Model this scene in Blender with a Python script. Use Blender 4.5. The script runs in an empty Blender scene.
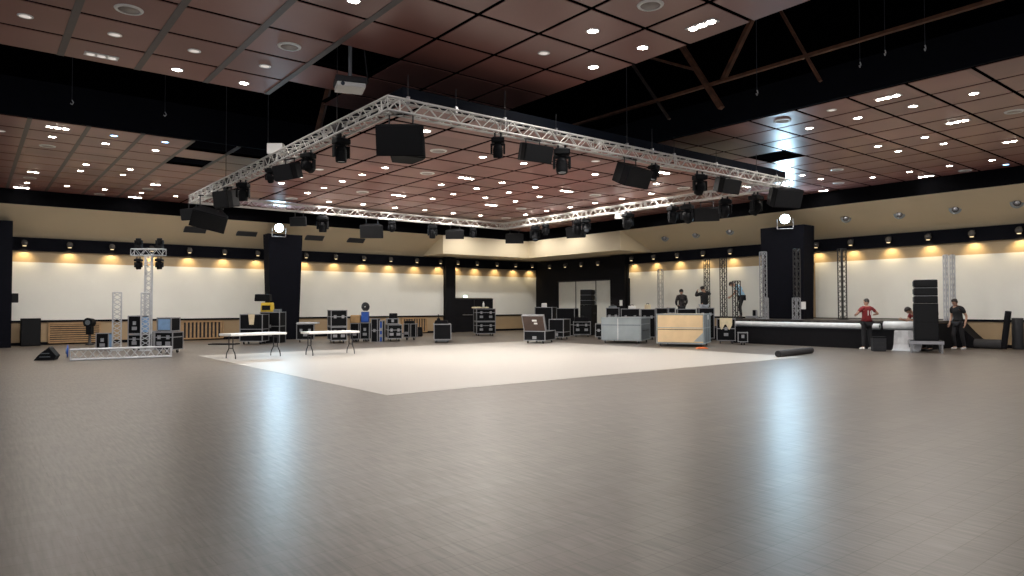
import bpy, bmesh, math, random
from mathutils import Vector, Matrix, Euler
random.seed(7)
PI = math.pi
C = bpy.context.scene.collection
# ------------------------------------------------------------------ camera model
F, YAW, PITCH, ROLL, EYE = 688.0, 0.9016, 0.0259, -0.0026, 1.55
RZ = YAW - PI / 2                      # local +X = camera right, local +Y = away from camera

def ray(px, py):
    x, y = px - 512, 288 - py
    c, s = math.cos(ROLL), math.sin(ROLL); x, y = c * x - s * y, s * x + c * y
    x /= F; y /= F
    cp, sp = math.cos(PITCH), math.sin(PITCH)
    f = cp - sp * y; z = sp + cp * y
    return Vector((math.sin(YAW) * x + math.cos(YAW) * f, -math.cos(YAW) * x + math.sin(YAW) * f, z))
FWD = Vector((math.cos(YAW), math.sin(YAW), 0)); RIGHT = Vector((math.sin(YAW), -math.cos(YAW), 0))
EYEP = Vector((0, 0, EYE))
def onz(px, py, z=0.0):
    r = ray(px, py); return EYEP + r * ((z - EYE) / r.z)
def onx(px, py, X):
    r = ray(px, py); return EYEP + r * (X / r.x)
def ony(px, py, Y):
    r = ray(px, py); return EYEP + r * (Y / r.y)
def ond(px, py, D):
    r = ray(px, py); return EYEP + r * (D / r.dot(FWD))
def dep(p): return Vector((p[0], p[1], 0)).dot(FWD)
def along(P, u, px):
    """how far to go from P along u (horizontal) to meet image column px"""
    r = ray(px, 300); k = r.dot(RIGHT) / r.dot(FWD)
    return (k * P.dot(FWD) - P.dot(RIGHT)) / (u.dot(RIGHT) - k * u.dot(FWD))

# ------------------------------------------------------------------ materials
def nodes_of(m):
    m.use_nodes = True
    nt = m.node_tree
    return nt, nt.nodes['Principled BSDF'], nt.nodes, nt.links
def mat(name, col, rough=0.5, metal=0.0, var=0.12, scale=6.0, spec=0.5, bump=0.0, emit=None, es=0.0):
    m = bpy.data.materials.new(name); nt, b, N, L = nodes_of(m)
    tc = N.new('ShaderNodeTexCoord'); no = N.new('ShaderNodeTexNoise')
    no.inputs['Scale'].default_value = scale; no.inputs['Detail'].default_value = 3
    L.new(tc.outputs['Object'], no.inputs['Vector'])
    rp = N.new('ShaderNodeValToRGB')
    rp.color_ramp.elements[0].position = 0.3; rp.color_ramp.elements[1].position = 0.7
    rp.color_ramp.elements[0].color = (*[c * (1 - var) for c in col], 1)
    rp.color_ramp.elements[1].color = (*[min(1, c * (1 + var)) for c in col], 1)
    L.new(no.outputs['Fac'], rp.inputs['Fac']); L.new(rp.outputs['Color'], b.inputs['Base Color'])
    b.inputs['Roughness'].default_value = rough; b.inputs['Metallic'].default_value = metal
    b.inputs['Specular IOR Level'].default_value = spec
    if bump:
        bu = N.new('ShaderNodeBump'); bu.inputs['Strength'].default_value = bump
        L.new(no.outputs['Fac'], bu.inputs['Height']); L.new(bu.outputs['Normal'], b.inputs['Normal'])
    if emit:
        b.inputs['Emission Color'].default_value = (*emit, 1); b.inputs['Emission Strength'].default_value = es
    return m
def glow(name, col, s):
    m = mat(name, (0.8, 0.8, 0.8), emit=col, es=s)
    try: m.cycles.emission_sampling = 'NONE'
    except Exception: pass
    return m

M = dict(
    black=mat('black_laminate', (0.005, 0.0055, 0.007), 0.6, spec=0.12),
    cloth=mat('black_cloth', (0.007, 0.007, 0.009), 0.9, spec=0.2),
    void=mat('void_black', (0.004, 0.004, 0.005), 0.95, spec=0.0),
    plastic=mat('black_plastic', (0.006, 0.0065, 0.008), 0.65, spec=0.12),
    grille=mat('speaker_grille', (0.008, 0.0085, 0.010), 0.6, spec=0.2, scale=60, bump=0.3),
    darkgrey=mat('dark_grey', (0.025, 0.026, 0.03), 0.5, spec=0.3),
    alu=mat('aluminium', (0.30, 0.305, 0.32), 0.42, 0.4, 0.06),
    trussm=mat('truss_aluminium', (0.62, 0.61, 0.59), 0.45, 0.3, 0.06),
    trusstower=mat('tower_aluminium', (0.55, 0.57, 0.60), 0.42, 0.3, 0.05),
    blacktruss=mat('dark_truss_paint', (0.035, 0.034, 0.034), 0.4, 0.5),
    steel=mat('steel', (0.4, 0.4, 0.42), 0.35, 0.8),
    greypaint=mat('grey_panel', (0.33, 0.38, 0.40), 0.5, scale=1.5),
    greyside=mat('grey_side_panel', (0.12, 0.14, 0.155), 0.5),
    ply=mat('plywood', (0.74, 0.55, 0.32), 0.55, var=0.10, scale=2.0),
    brown=mat('brown_laminate', (0.065, 0.04, 0.032), 0.5),
    rust=mat('rusty_steel', (0.10, 0.038, 0.016), 0.7, var=0.4),
    darkrust=mat('dark_steel', (0.03, 0.017, 0.011), 0.7, var=0.4),
    white=mat('white_plastic', (0.82, 0.82, 0.80), 0.4, var=0.03),
    whitefab=mat('white_vinyl', (0.70, 0.73, 0.75), 0.75, var=0.05, spec=0.2),
    greyfab=mat('grey_vinyl', (0.5, 0.51, 0.53), 0.6, var=0.08),
    rubber=mat('rubber', (0.02, 0.02, 0.022), 0.6),
    blue=mat('blue_plastic', (0.02, 0.09, 0.42), 0.45),
    bluegrey=mat('pale_blue_panel', (0.22, 0.38, 0.62), 0.45),
    yellow=mat('yellow_plastic', (0.75, 0.50, 0.03), 0.45),
    card=mat('cardboard', (0.48, 0.30, 0.14), 0.8),
    cream=mat('cream_paper', (0.72, 0.62, 0.42), 0.8),
    orange=mat('orange_rubber', (0.75, 0.16, 0.03), 0.6),
    skin=mat('skin', (0.46, 0.27, 0.19), 0.55, var=0.06),
    hair=mat('dark_hair', (0.018, 0.013, 0.011), 0.6, scale=40, var=0.4),
    red=mat('red_jersey', (0.22, 0.014, 0.018), 0.75, var=0.2),
    shirtblack=mat('black_shirt', (0.010, 0.010, 0.012), 0.85),
    pants=mat('dark_trousers', (0.013, 0.013, 0.016), 0.85),
    jeans=mat('light_jeans', (0.42, 0.46, 0.52), 0.85, var=0.2, scale=12),
    lightblue=mat('light_blue_shirt', (0.33, 0.55, 0.72), 0.85),
    shoewhite=mat('white_shoe', (0.75, 0.74, 0.72), 0.6),
    shoeblack=mat('black_shoe', (0.02, 0.02, 0.02), 0.5),
    camo=mat('patterned_jacket', (0.032, 0.026, 0.027), 0.85, var=0.95, scale=14),
    mouth=mat('lip', (0.30, 0.12, 0.10), 0.5),
    eye=mat('eye_dark', (0.02, 0.015, 0.012), 0.2),
    carpet=mat('grey_carpet', (0.055, 0.055, 0.058), 0.95, spec=0.1, scale=50),
    rollgrey=mat('dark_grey_roll', (0.022, 0.023, 0.027), 0.7),
    band=mat('dark_band', (0.0035, 0.004, 0.0075), 0.8, spec=0.1),
    tan=mat('tan_panel', (0.44, 0.335, 0.20), 0.6, var=0.04, scale=1.0),
    cove=mat('beige_cove', (0.72, 0.61, 0.43), 0.65, var=0.03, scale=0.6),
    soffit=mat('beige_soffit', (0.74, 0.64, 0.46), 0.6, var=0.03, scale=0.6),
    lowwall=mat('low_wall_tan', (0.40, 0.29, 0.17), 0.6, var=0.05, scale=1.0),
    slat=mat('oak_slat', (0.42, 0.27, 0.14), 0.5, var=0.15, scale=9),
    runner=mat('grey_runner', (0.13, 0.115, 0.115), 0.5, var=0.05),
    vent=mat('dark_vent', (0.05, 0.058, 0.07), 0.55),
    lamp_on=glow('downlight_lens_warm', (1.0, 0.93, 0.82), 26.0),
    lamp_cool=glow('downlight_lens_blue', (0.25, 0.55, 1.0), 5.0),
    lamp_dim=glow('downlight_lens_dim', (1.0, 0.9, 0.82), 0.22),
    globe=mat('lamp_globe', (0.11, 0.105, 0.10), 0.15, 0.3),
    bulb=glow('wall_lamp_bulb', (1.0, 0.72, 0.36), 0.5),
    flood=glow('floodlight_lens', (0.66, 0.88, 1.0), 16.0),
    exit=glow('exit_sign_face', (0.55, 1.0, 0.8), 2.2),
    lens=mat('fixture_lens', (0.05, 0.07, 0.10), 0.08, 0.2, spec=0.9),
    doorwhite=mat('pale_door', (0.62, 0.63, 0.59), 0.5, var=0.03),
    stage=mat('stage_deck', (0.05, 0.042, 0.036), 0.45),
)

# white projection screens with a faint vertical seam rhythm
def screen_mat():
    m = mat('white_screen', (0.80, 0.81, 0.77), 0.7, var=0.025, scale=0.8)
    nt, b, N, L = nodes_of(m)
    tc = N.new('ShaderNodeTexCoord'); w = N.new('ShaderNodeTexWave'); w.wave_type = 'BANDS'; w.bands_direction = 'DIAGONAL'
    mp = N.new('ShaderNodeMapping'); mp.inputs['Scale'].default_value = (1, 1, 0)
    w.inputs['Scale'].default_value = 0.35; w.inputs['Distortion'].default_value = 0.4
    L.new(tc.outputs['Object'], mp.inputs['Vector']); L.new(mp.outputs['Vector'], w.inputs['Vector'])
    bu = N.new('ShaderNodeBump'); bu.inputs['Strength'].default_value = 0.05
    L.new(w.outputs['Fac'], bu.inputs['Height']); L.new(bu.outputs['Normal'], b.inputs['Normal'])
    return m
M['screen'] = screen_mat()

def floor_mat():
    m = bpy.data.materials.new('vinyl_plank_floor'); nt, b, N, L = nodes_of(m)
    tc = N.new('ShaderNodeTexCoord')
    br = N.new('ShaderNodeTexBrick'); br.offset = 0.5
    br.inputs['Scale'].default_value = 1.0; br.inputs['Brick Width'].default_value = 1.2; br.inputs['Row Height'].default_value = 0.19
    br.inputs['Mortar Size'].default_value = 0.003; br.inputs['Mortar Smooth'].default_value = 0.2
    br.inputs['Color1'].default_value = (0.150, 0.129, 0.111, 1); br.inputs['Color2'].default_value = (0.168, 0.145, 0.125, 1)
    br.inputs['Mortar'].default_value = (0.105, 0.085, 0.068, 1)
    L.new(tc.outputs['Object'], br.inputs['Vector'])
    mp = N.new('ShaderNodeMapping'); mp.inputs['Scale'].default_value = (34, 2.6, 1)
    no = N.new('ShaderNodeTexNoise'); no.inputs['Scale'].default_value = 1.0; no.inputs['Detail'].default_value = 5
    L.new(tc.outputs['Object'], mp.inputs['Vector']); L.new(mp.outputs['Vector'], no.inputs['Vector'])
    no2 = N.new('ShaderNodeTexNoise'); no2.inputs['Scale'].default_value = 0.35; no2.inputs['Detail'].default_value = 3
    L.new(tc.outputs['Object'], no2.inputs['Vector'])
    mr = N.new('ShaderNodeMapRange'); mr.inputs['From Min'].default_value = 0.3; mr.inputs['From Max'].default_value = 0.7
    mr.inputs['To Min'].default_value = 0.72; mr.inputs['To Max'].default_value = 1.22
    L.new(no.outputs['Fac'], mr.inputs['Value'])
    mx = N.new('ShaderNodeMixRGB'); mx.blend_type = 'MULTIPLY'; mx.inputs['Fac'].default_value = 1
    L.new(br.outputs['Color'], mx.inputs['Color1']); L.new(mr.outputs['Result'], mx.inputs['Color2'])
    L.new(mx.outputs['Color'], b.inputs['Base Color'])
    b.inputs['Roughness'].default_value = 0.36
    b.inputs['Specular IOR Level'].default_value = 0.36
    bu = N.new('ShaderNodeBump'); bu.inputs['Strength'].default_value = 0.05; bu.inputs['Distance'].default_value = 0.01
    L.new(no.outputs['Fac'], bu.inputs['Height']); L.new(bu.outputs['Normal'], b.inputs['Normal'])
    return m
def mat_mat():
    m = mat('cream_dance_vinyl', (0.80, 0.735, 0.64), 0.42, var=0.03, scale=0.5)
    nt, b, N, L = nodes_of(m)
    tc = N.new('ShaderNodeTexCoord'); br = N.new('ShaderNodeTexBrick'); br.offset = 0.0
    br.inputs['Scale'].default_value = 1; br.inputs['Brick Width'].default_value = 20; br.inputs['Row Height'].default_value = 1.56
    br.inputs['Mortar Size'].default_value = 0.012; br.inputs['Mortar Smooth'].default_value = 0.3
    br.inputs['Color1'].default_value = (0.43, 0.405, 0.37, 1); br.inputs['Color2'].default_value = (0.42, 0.395, 0.36, 1)
    br.inputs['Mortar'].default_value = (0.37, 0.345, 0.31, 1)
    L.new(tc.outputs['Object'], br.inputs['Vector']); L.new(br.outputs['Color'], b.inputs['Base Color'])
    return m
def ceiling_mat():
    m = mat('wine_ceiling_panel', (0.285, 0.128, 0.112), 0.32, var=0.10, scale=0.5, spec=0.5)
    nt, b, N, L = nodes_of(m)
    # panel to panel tone differences
    tc = N.new('ShaderNodeTexCoord'); vr = N.new('ShaderNodeTexWhiteNoise'); sn = N.new('ShaderNodeVectorMath'); sn.operation = 'SNAP'
    sn.inputs[1].default_value = (1.21, 1.21, 50)
    ad = N.new('ShaderNodeVectorMath'); ad.operation = 'SUBTRACT'; ad.inputs[1].default_value = (1.22 - 1.21 * 20, -1.21 * 20 + 6.03, 0)
    L.new(tc.outputs['Object'], ad.inputs[0]); L.new(ad.outputs['Vector'], sn.inputs[0]); L.new(sn.outputs['Vector'], vr.inputs['Vector'])
    mr = N.new('ShaderNodeMapRange'); mr.inputs['To Min'].default_value = 0.86; mr.inputs['To Max'].default_value = 1.14
    L.new(vr.outputs['Value'], mr.inputs['Value'])
    old = b.inputs['Base Color'].links[0].from_socket
    mx = N.new('ShaderNodeMixRGB'); mx.blend_type = 'MULTIPLY'; mx.inputs['Fac'].default_value = 1
    L.new(old, mx.inputs['Color1']); L.new(mr.outputs['Result'], mx.inputs['Color2']); L.new(mx.outputs['Color'], b.inputs['Base Color'])
    return m
M['floor'] = floor_mat(); M['mat'] = mat_mat(); M['ceil'] = ceiling_mat()

# ------------------------------------------------------------------ mesh builder
class MB:
    def __init__(s): s.v = []; s.f = []; s.smooth = []
    def add(s, vs, fs, T=None, smooth=False):
        b = len(s.v)
        s.v += [tuple(T @ Vector(v)) if T else tuple(v) for v in vs]
        s.f += [tuple(b + i for i in f) for f in fs]; s.smooth += [smooth] * len(fs)
        return s
    def box(s, c, d, R=None, taper=1.0):
        x, y, z = [k / 2 for k in d]; t = taper
        vs = [(-x, -y, -z), (x, -y, -z), (x, y, -z), (-x, y, -z), (-x * t, -y * t, z), (x * t, -y * t, z), (x * t, y * t, z), (-x * t, y * t, z)]
        T = Matrix.Translation(c) @ (R.to_4x4() if R else Matrix.Identity(4))
        return s.add(vs, [(3, 2, 1, 0), (4, 5, 6, 7), (0, 1, 5, 4), (1, 2, 6, 5), (2, 3, 7, 6), (3, 0, 4, 7)], T)
    def cyl(s, p0, p1, r0, r1=None, n=10, cap=True, smooth=True):
        p0, p1 = Vector(p0), Vector(p1); r1 = r0 if r1 is None else r1
        d = p1 - p0
        if d.length < 1e-6: return s
        q = d.to_track_quat('Z', 'Y'); T = Matrix.Translation(p0) @ q.to_matrix().to_4x4(); h = d.length
        vs = [(r0 * math.cos(2 * PI * i / n), r0 * math.sin(2 * PI * i / n), 0) for i in range(n)] + [(r1 * math.cos(2 * PI * i / n), r1 * math.sin(2 * PI * i / n), h) for i in range(n)]
        s.add(vs, [(i, (i + 1) % n, n + (i + 1) % n, n + i) for i in range(n)], T, smooth)
        if cap: s.add(vs, [tuple(range(n))[::-1], tuple(range(n, 2 * n))], T)
        return s
    def lathe(s, prof, n=16, T=None, smooth=True):
        vs = []; fs = []
        for r, z in prof: vs += [(r * math.cos(2 * PI * i / n), r * math.sin(2 * PI * i / n), z) for i in range(n)]
        for k in range(len(prof) - 1): fs += [(k * n + i, k * n + (i + 1) % n, (k + 1) * n + (i + 1) % n, (k + 1) * n + i) for i in range(n)]
        return s.add(vs, fs, T, smooth)
    def ball(s, c, r, n=12, sc=(1, 1, 1), R=None):
        prof = [(max(1e-4, r * math.sin(PI * k / (n // 2))), -r * math.cos(PI * k / (n // 2))) for k in range(n // 2 + 1)]
        T = Matrix.Translation(c) @ (R.to_4x4() if R else Matrix.Identity(4)) @ Matrix.Diagonal((*sc, 1))
        return s.lathe(prof, n, T)
    def prism(s, pts, y0, y1, T=None):
        """pts in xz, extruded along y"""
        n = len(pts); vs = [(x, y0, z) for x, z in pts] + [(x, y1, z) for x, z in pts]
        return s.add(vs, [tuple(range(n)), tuple(range(2 * n - 1, n - 1, -1))] + [(i + n, (i + 1) % n + n, (i + 1) % n, i) for i in range(n)], T)
    def quad(s, a, b, c, d): return s.add([a, b, c, d], [(0, 1, 2, 3)])
    def tube(s, pts, r, n=8):
        for a, b in zip(pts[:-1], pts[1:]): s.cyl(a, b, r, n=n)
        return s
    def build(s, name, m, parent=None, bevel=0.0):
        me = bpy.data.meshes.new(name); me.from_pydata(s.v, [], s.f); me.validate(); me.update()
        me.polygons.foreach_set('use_smooth', s.smooth[:len(me.polygons)] if len(s.smooth) >= len(me.polygons) else [False] * len(me.polygons))
        bm = bmesh.new(); bm.from_mesh(me); bmesh.ops.recalc_face_normals(bm, faces=bm.faces); bm.to_mesh(me); bm.free()
        me.materials.append(m)
        o = bpy.data.objects.new(name, me); C.objects.link(o)
        if parent: o.parent = parent
        if bevel:
            b = o.modifiers.new('Bevel', 'BEVEL'); b.width = bevel; b.segments = 2; b.limit_method = 'ANGLE'
        return o

def tag(o, label, cat, group=None, kind=None):
    o['label'] = label; o['category'] = cat
    if group: o['group'] = group
    if kind: o['kind'] = kind
    return o
def thing(name, label, cat, loc=(0, 0, 0), rz=0.0, group=None):
    o = bpy.data.objects.new(name, None); C.objects.link(o); o.empty_display_size = 0.1
    o.location = loc; o.rotation_euler = (0, 0, rz)
    return tag(o, label, cat, group)
def struct(name, mb, m, parent=None, bevel=0):
    o = mb.build(name, m, parent, bevel)
    if not parent: o['kind'] = 'structure'
    return o
_kids = {}
def par(o, parent):
    o.parent = parent; return o
def copy_tree(root, kids):
    """copy a thing with its parts and their parts"""
    r = root.copy(); C.objects.link(r)
    for ch, sub in kids:
        c = ch.copy(); C.objects.link(c); c.parent = r
        for g in sub:
            d = g.copy(); C.objects.link(d); d.parent = c
    return r
def kids_of(root):
    out = []
    allo = list(C.objects)
    for ch in [o for o in allo if o.parent == root]:
        out.append((ch, [o for o in allo if o.parent == ch]))
    return out

# ================================================================== SETTING
YL, XR = 34.0, 29.0                   # left wall and right wall
YF, XF = 31.8, 26.4                   # fascia lines in front of them
ZC, ZB = 6.0, 5.1                     # ceiling islands, lowered centre ceiling
struct('floor', MB().quad((-25, -14, 0), (40, -14, 0), (40, 40, 0), (-25, 40, 0)), M['floor'])
# ---- left wall
def wall_strip(axis, pos, a, b, z0, z1, t, m, name, parent=None):
    mb = MB()
    if axis == 'y': mb.box(((a + b) / 2, pos + t / 2, (z0 + z1) / 2), (b - a, t, z1 - z0))
    else: mb.box((pos + t / 2, (a + b) / 2, (z0 + z1) / 2), (t, b - a, z1 - z0))
    return struct(name, mb, m, parent)
XL0 = -22.0
DX0, DX1 = 22.5, 25.32               # black doors
wl = wall_strip('y', YL, XL0, XR + 0.3, 0, 6.6, 0.3, M['lowwall'], 'wall_left')
wall_strip('y', YL - 0.03, XL0, XR, 3.37, 3.83, 0.03, M['tan'], 'wall_panel', wl)
wall_strip('y', YL - 0.14, XL0, XR, 3.83, 4.36, 0.14, M['band'], 'dark_band', wl)
wall_strip('y', YL - 0.05, XL0, DX0, 0.93, 1.01, 0.05, M['band'], 'dado_rail', wl)
wall_strip('y', YL - 0.05, DX1, XR, 0.93, 1.01, 0.05, M['band'], 'dado_rail', wl)
for n_, (a, b) in enumerate([(XL0, 1.05), (1.3, 22.3)]):
    struct('projection_screen', MB().box(((a + b) / 2, YL - 0.02, 2.19), (b - a, 0.04, 2.36)), M['screen'], wl)
mb = MB(); mb.box(((22.4 + XR) / 2, YL - 0.02, 2.70), (XR - 22.4, 0.04, 1.34)); mb.box(((DX1 + XR) / 2, YL - 0.02, 1.52), (XR - DX1, 0.04, 1.02))
struct('projection_screen', mb, M['screen'], wl)
struct('baseboard_left', MB().box(((XL0 + DX0) / 2, YL - 0.02, 0.06), (DX0 - XL0, 0.04, 0.12)), M['band'])
struct('baseboard_back', MB().box(((XR + DX1) / 2, YL - 0.02, 0.06), (XR - DX1, 0.04, 0.12)), M['band'])
# ---- right wall
wr = wall_strip('x', XR, -14, YL, 0, 6.6, 0.3, M['lowwall'], 'wall_right')
AL0, AL1 = 26.08, 31.9                 # dark end section with the pale doors
wall_strip('x', XR - 0.03, -14, AL0, 3.39, 3.86, 0.03, M['tan'], 'wall_panel', wr)
wall_strip('x', XR - 0.14, -14, AL0, 3.86, 4.38, 0.14, M['band'], 'dark_band', wr)
wall_strip('x', XR - 0.05, -14, AL0, 0.93, 1.01, 0.05, M['band'], 'dado_rail', wr)
for a, b in [(-14, 15.3), (15.5, AL0)]:
    struct('projection_screen', MB().box((XR - 0.02, (a + b) / 2, 2.20), (0.04, b - a, 2.38)), M['screen'], wr)
struct('baseboard_right', MB().box((XR - 0.02, 5.45, 0.06), (0.04, 38.9, 0.12)), M['band'])
mb = MB(); mb.box((XR - 0.08, (AL0 + YL) / 2, 3.72), (0.16, YL - AL0, 1.3))
mb.box((XR - 0.08, (AL1 + YL) / 2, 1.53), (0.16, YL - AL1, 3.08)); mb.box((XR - 0.08, 26.7, 1.53), (0.16, 1.4, 3.08))
struct('dark_end_panel', mb, M['cloth'], wr)
# pale sliding doors in the dark end section
d1 = struct('door_1', MB().box((XR - 0.06, 29.6, 1.55), (0.06, 4.6, 3.1)), M['doorwhite'])
mb = MB()
for y in (27.33, 28.6, 30.3, 31.86): mb.box((XR - 0.10, y, 1.55), (0.03, 0.05, 3.1))
mb.box((XR - 0.11, 29.6, 3.05), (0.05, 4.6, 0.10))
struct('door_frame', mb, M['darkgrey'], d1)
# black double doors in the left wall
d2 = struct('door_2', MB().box(((DX0 + DX1) / 2, YL - 0.05, 1.0), (DX1 - DX0, 0.08, 2.0)), M['cloth'])
mb = MB(); mb.box(((DX0 + DX1) / 2, YL - 0.10, 1.0), (0.03, 0.02, 2.0)); mb.box(((DX0 + DX1) / 2, YL - 0.10, 1.97), (DX1 - DX0, 0.03, 0.06))
struct('door_frame', mb, M['darkgrey'], d2)
mb = MB()
for s in (-1, 1): mb.cyl(((DX0 + DX1) / 2 + s * 0.15, YL - 0.13, 1.02), ((DX0 + DX1) / 2 + s * 0.85, YL - 0.13, 1.02), 0.02)
struct('push_bar', mb, M['steel'], d2)
# ---- coves and fascias
def cove_profile(axis, a, b):
    mb = MB(); n = 8; pr = []
    W, P = (YL, YF) if axis == 'y' else (XR, XF)
    for i in range(n + 1):
        t = i / n; pr.append((W - 0.02 - (W - P) * t, 4.36 + (5.42 - 4.36) * (t ** 0.85)))
    for (p0, z0), (p1, z1) in zip(pr[:-1], pr[1:]):
        if axis == 'y': mb.quad((a, p0, z0), (b, p0, z0), (b, p1, z1), (a, p1, z1))
        else: mb.quad((p0, a, z0), (p0, b, z0), (p1, b, z1), (p1, a, z1))
    mb.smooth = [True] * len(mb.f)
    return mb
struct('trim_1', cove_profile('y', XL0, 20.4), M['cove'])
struct('trim_2', cove_profile('x', -14, 24.4), M['cove'])
struct('trim_3', MB().box(((XL0 + XR) / 2, YF + 0.1, 5.92), (XR - XL0, 0.2, 1.0)), M['void'])
struct('trim_4', MB().box((XF + 0.1, (YF - 14) / 2, 5.92), (0.2, YF + 14, 1.0)), M['void'])
# soffit block in the far corner (L shaped)
mb = MB()
SX, SY = 20.35, 24.35
zs0, zs1 = 4.42, 5.44
mb.box(((SX + XR) / 2, (YF + YL) / 2, (zs0 + zs1) / 2), (XR - SX, YL - YF, zs1 - zs0))
mb.box(((XF + XR) / 2, (SY + YF) / 2, (zs0 + zs1) / 2), (XR - XF, YF - SY, zs1 - zs0))
struct('trim_5', mb, M['soffit'])
# ---- roof void
struct('ceiling', MB().quad((-25, -14, 9.2), (40, -14, 9.2), (40, 40, 9.2), (-25, 40, 9.2)), M['void'])

PX, PY = 1.22, 6.03                   # grid origin
T = 1.21
def grid(vals, gap=0.05): return vals
def island(name, x0, x1, y0, y1, z, xs, ys, holes, gx=0.075, gy=0.08):
    """panels between grid lines xs / ys, thin dark gaps, one mesh"""
    mb = MB()
    X = [x0] + [x for x in xs if x0 + 0.2 < x < x1 - 0.2] + [x1]; Y = [y0] + [y for y in ys if y0 + 0.2 < y < y1 - 0.2] + [y1]
    for a, b in zip(X[:-1], X[1:]):
        for c, d in zip(Y[:-1], Y[1:]):
            mx, my = (a + b) / 2, (c + d) / 2
            if any(h[0] < mx < h[1] and h[2] < my < h[3] for h in holes): continue
            mb.box((mx, my, z + 0.005), (b - a - gx, d - c - gy, 0.01))
    o = struct(name, mb, M['ceil'])
    bk = MB()
    for a, b in zip(X[:-1], X[1:]):
        for c, d in zip(Y[:-1], Y[1:]):
            mx, my = (a + b) / 2, (c + d) / 2
            if any(h[0] < mx < h[1] and h[2] < my < h[3] for h in holes): continue
            bk.box((mx, my, z + 0.07), (b - a, d - c, 0.02))
    struct('ceiling_backing', bk, M['void'], o)
    return o
GX = [PX + T * k for k in range(-20, 25)]; GY = [PY + T * k for k in range(-20, 25)]
# near island
hN = [(4.86, 6.08, 10.85, 12.1), (4.86, 6.08, 13.3, 14.5)]
cn = island('ceiling_near', -22, 9.62, -13.8, 14.43, ZC, GX, [12.12 + 1.2167 * k for k in range(-25, 3)], hN)
GLX = [-0.11 + 1.2 * k for k in range(-20, 25)]
hL = [(4.75, 5.85, 19.8, 20.9), (4.75, 5.85, 22.2, 23.3), (5.95, 7.1, 19.8, 20.9)]
cl = island('ceiling_left', -22, 26.3, 19.7, 31.85, ZC, GLX, [19.7 + 1.213 * k for k in range(12)], hL)
hR = [(18.35, 19.5, 10.55, 11.7)]
cr = island('ceiling_right', 14.75, 26.45, -13.8, 19.6, ZC, [14.75 + 1.2 * k for k in range(12)], [5.86 + 1.18 * k for k in range(-20, 13)], hR)
# grey runners between the long rows
mb = MB()
for x in [v for v in GX if v < 5.5]: mb.box((x, 0.3, ZC + 0.008), (0.11, 28.2, 0.03))
struct('ceiling_runner', mb, M['runner'], cn)
mb = MB()
for x in [v for v in GLX if v < 6]: mb.box((x, 25.77, ZC + 0.008), (0.10, 12.1, 0.03))
struct('ceiling_runner', mb, M['runner'], cl)
# island edge fascias up into the void
fn = mat('void_edge', (0.0035, 0.004, 0.007), 0.9, spec=0.1)
struct('trim_6', MB().box((-6.2, 19.6, 6.45), (32, 0.06, 0.9)), fn)
struct('trim_7', MB().box((14.66, 2.9, 6.36), (0.06, 33, 0.72)), fn)
# lowered centre ceiling with its dark edge
BX0, BX1, BY0, BY1 = 5.9, 18.25, 10.5, 23.0
cc = island('ceiling_centre', BX0 + 0.02, BX1 - 0.02, BY0 + 0.02, BY1 - 0.02, ZB, [11.24 + 1.237 * k for k in range(-8, 9)], [15.87 * 0.797 + 1.55 * 0 + 0.22 + 1.237 * k for k in range(-8, 12)], [], 0.085, 0.095)
mb = MB()
h_ = 0.26
mb.box(((BX0 + BX1) / 2, BY0, ZB + h_ / 2), (BX1 - BX0 + 0.04, 0.04, h_)); mb.box(((BX0 + BX1) / 2, BY1, ZB + h_ / 2), (BX1 - BX0 + 0.04, 0.04, h_))
mb.box((BX0, (BY0 + BY1) / 2, ZB + h_ / 2), (0.04, BY1 - BY0, h_)); mb.box((BX1, (BY0 + BY1) / 2, ZB + h_ / 2), (0.04, BY1 - BY0, h_))
mb.quad((BX0, BY0, ZB + h_), (BX1, BY0, ZB + h_), (BX1, BY1, ZB + h_), (BX0, BY1, ZB + h_))
struct('ceiling_edge', mb, mat('dark_blue_edge', (0.004, 0.0065, 0.013), 0.7, spec=0.15), cc)
# roof trusses in the right and left void (rusty steel)
def beam(label, pts, r=0.06, m='rust'):
    mb = MB()
    for a, b in pts:
        a, b = Vector(a), Vector(b); d = b - a; q = d.to_track_quat('Z', 'Y').to_matrix()
        mb.box((a + b) / 2, (r * 1.6, r * 1.1, d.length), q)
    return tag(mb.build('roof_beam', M[m]), label, 'roof beam')
xb = 12.5
beam('long rusty horizontal beam crossing the dark roof opening', [((xb, -12, 6.27), (xb, 19.4, 6.33))], 0.055)
beam('rusty diagonal brace leaning left, nearest the lit ceiling edge', [((xb, 9.9, 7.8), (xb, 8.62, 5.74))], 0.085)
beam('rusty diagonal brace leaning right in the dark roof opening', [((xb, 7.5, 7.95), (xb, 8.57, 6.33))], 0.07)
beam('far right thin diagonal roof brace ending beside the horizontal beam', [((xb, 7.55, 8.0), (xb, 6.45, 5.75))], 0.045)
beam('short dim slanting brace at the left end of the roof opening', [((xb, 10.6, 7.4), (xb, 9.2, 6.7))], 0.05)
beam('dim dark brace deep in the roof opening above the truss', [((xb, 11.4, 7.8), (xb, 10.0, 5.8))], 0.045, 'darkrust')
p0 = onz(317, 134, 5.6); p1 = ond(333, 96, dep(p0))
beam('orange brown upright brace beside the open ceiling panel', [(p0, p1 + Vector((0, 0, 0.6)))], 0.09)

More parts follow.
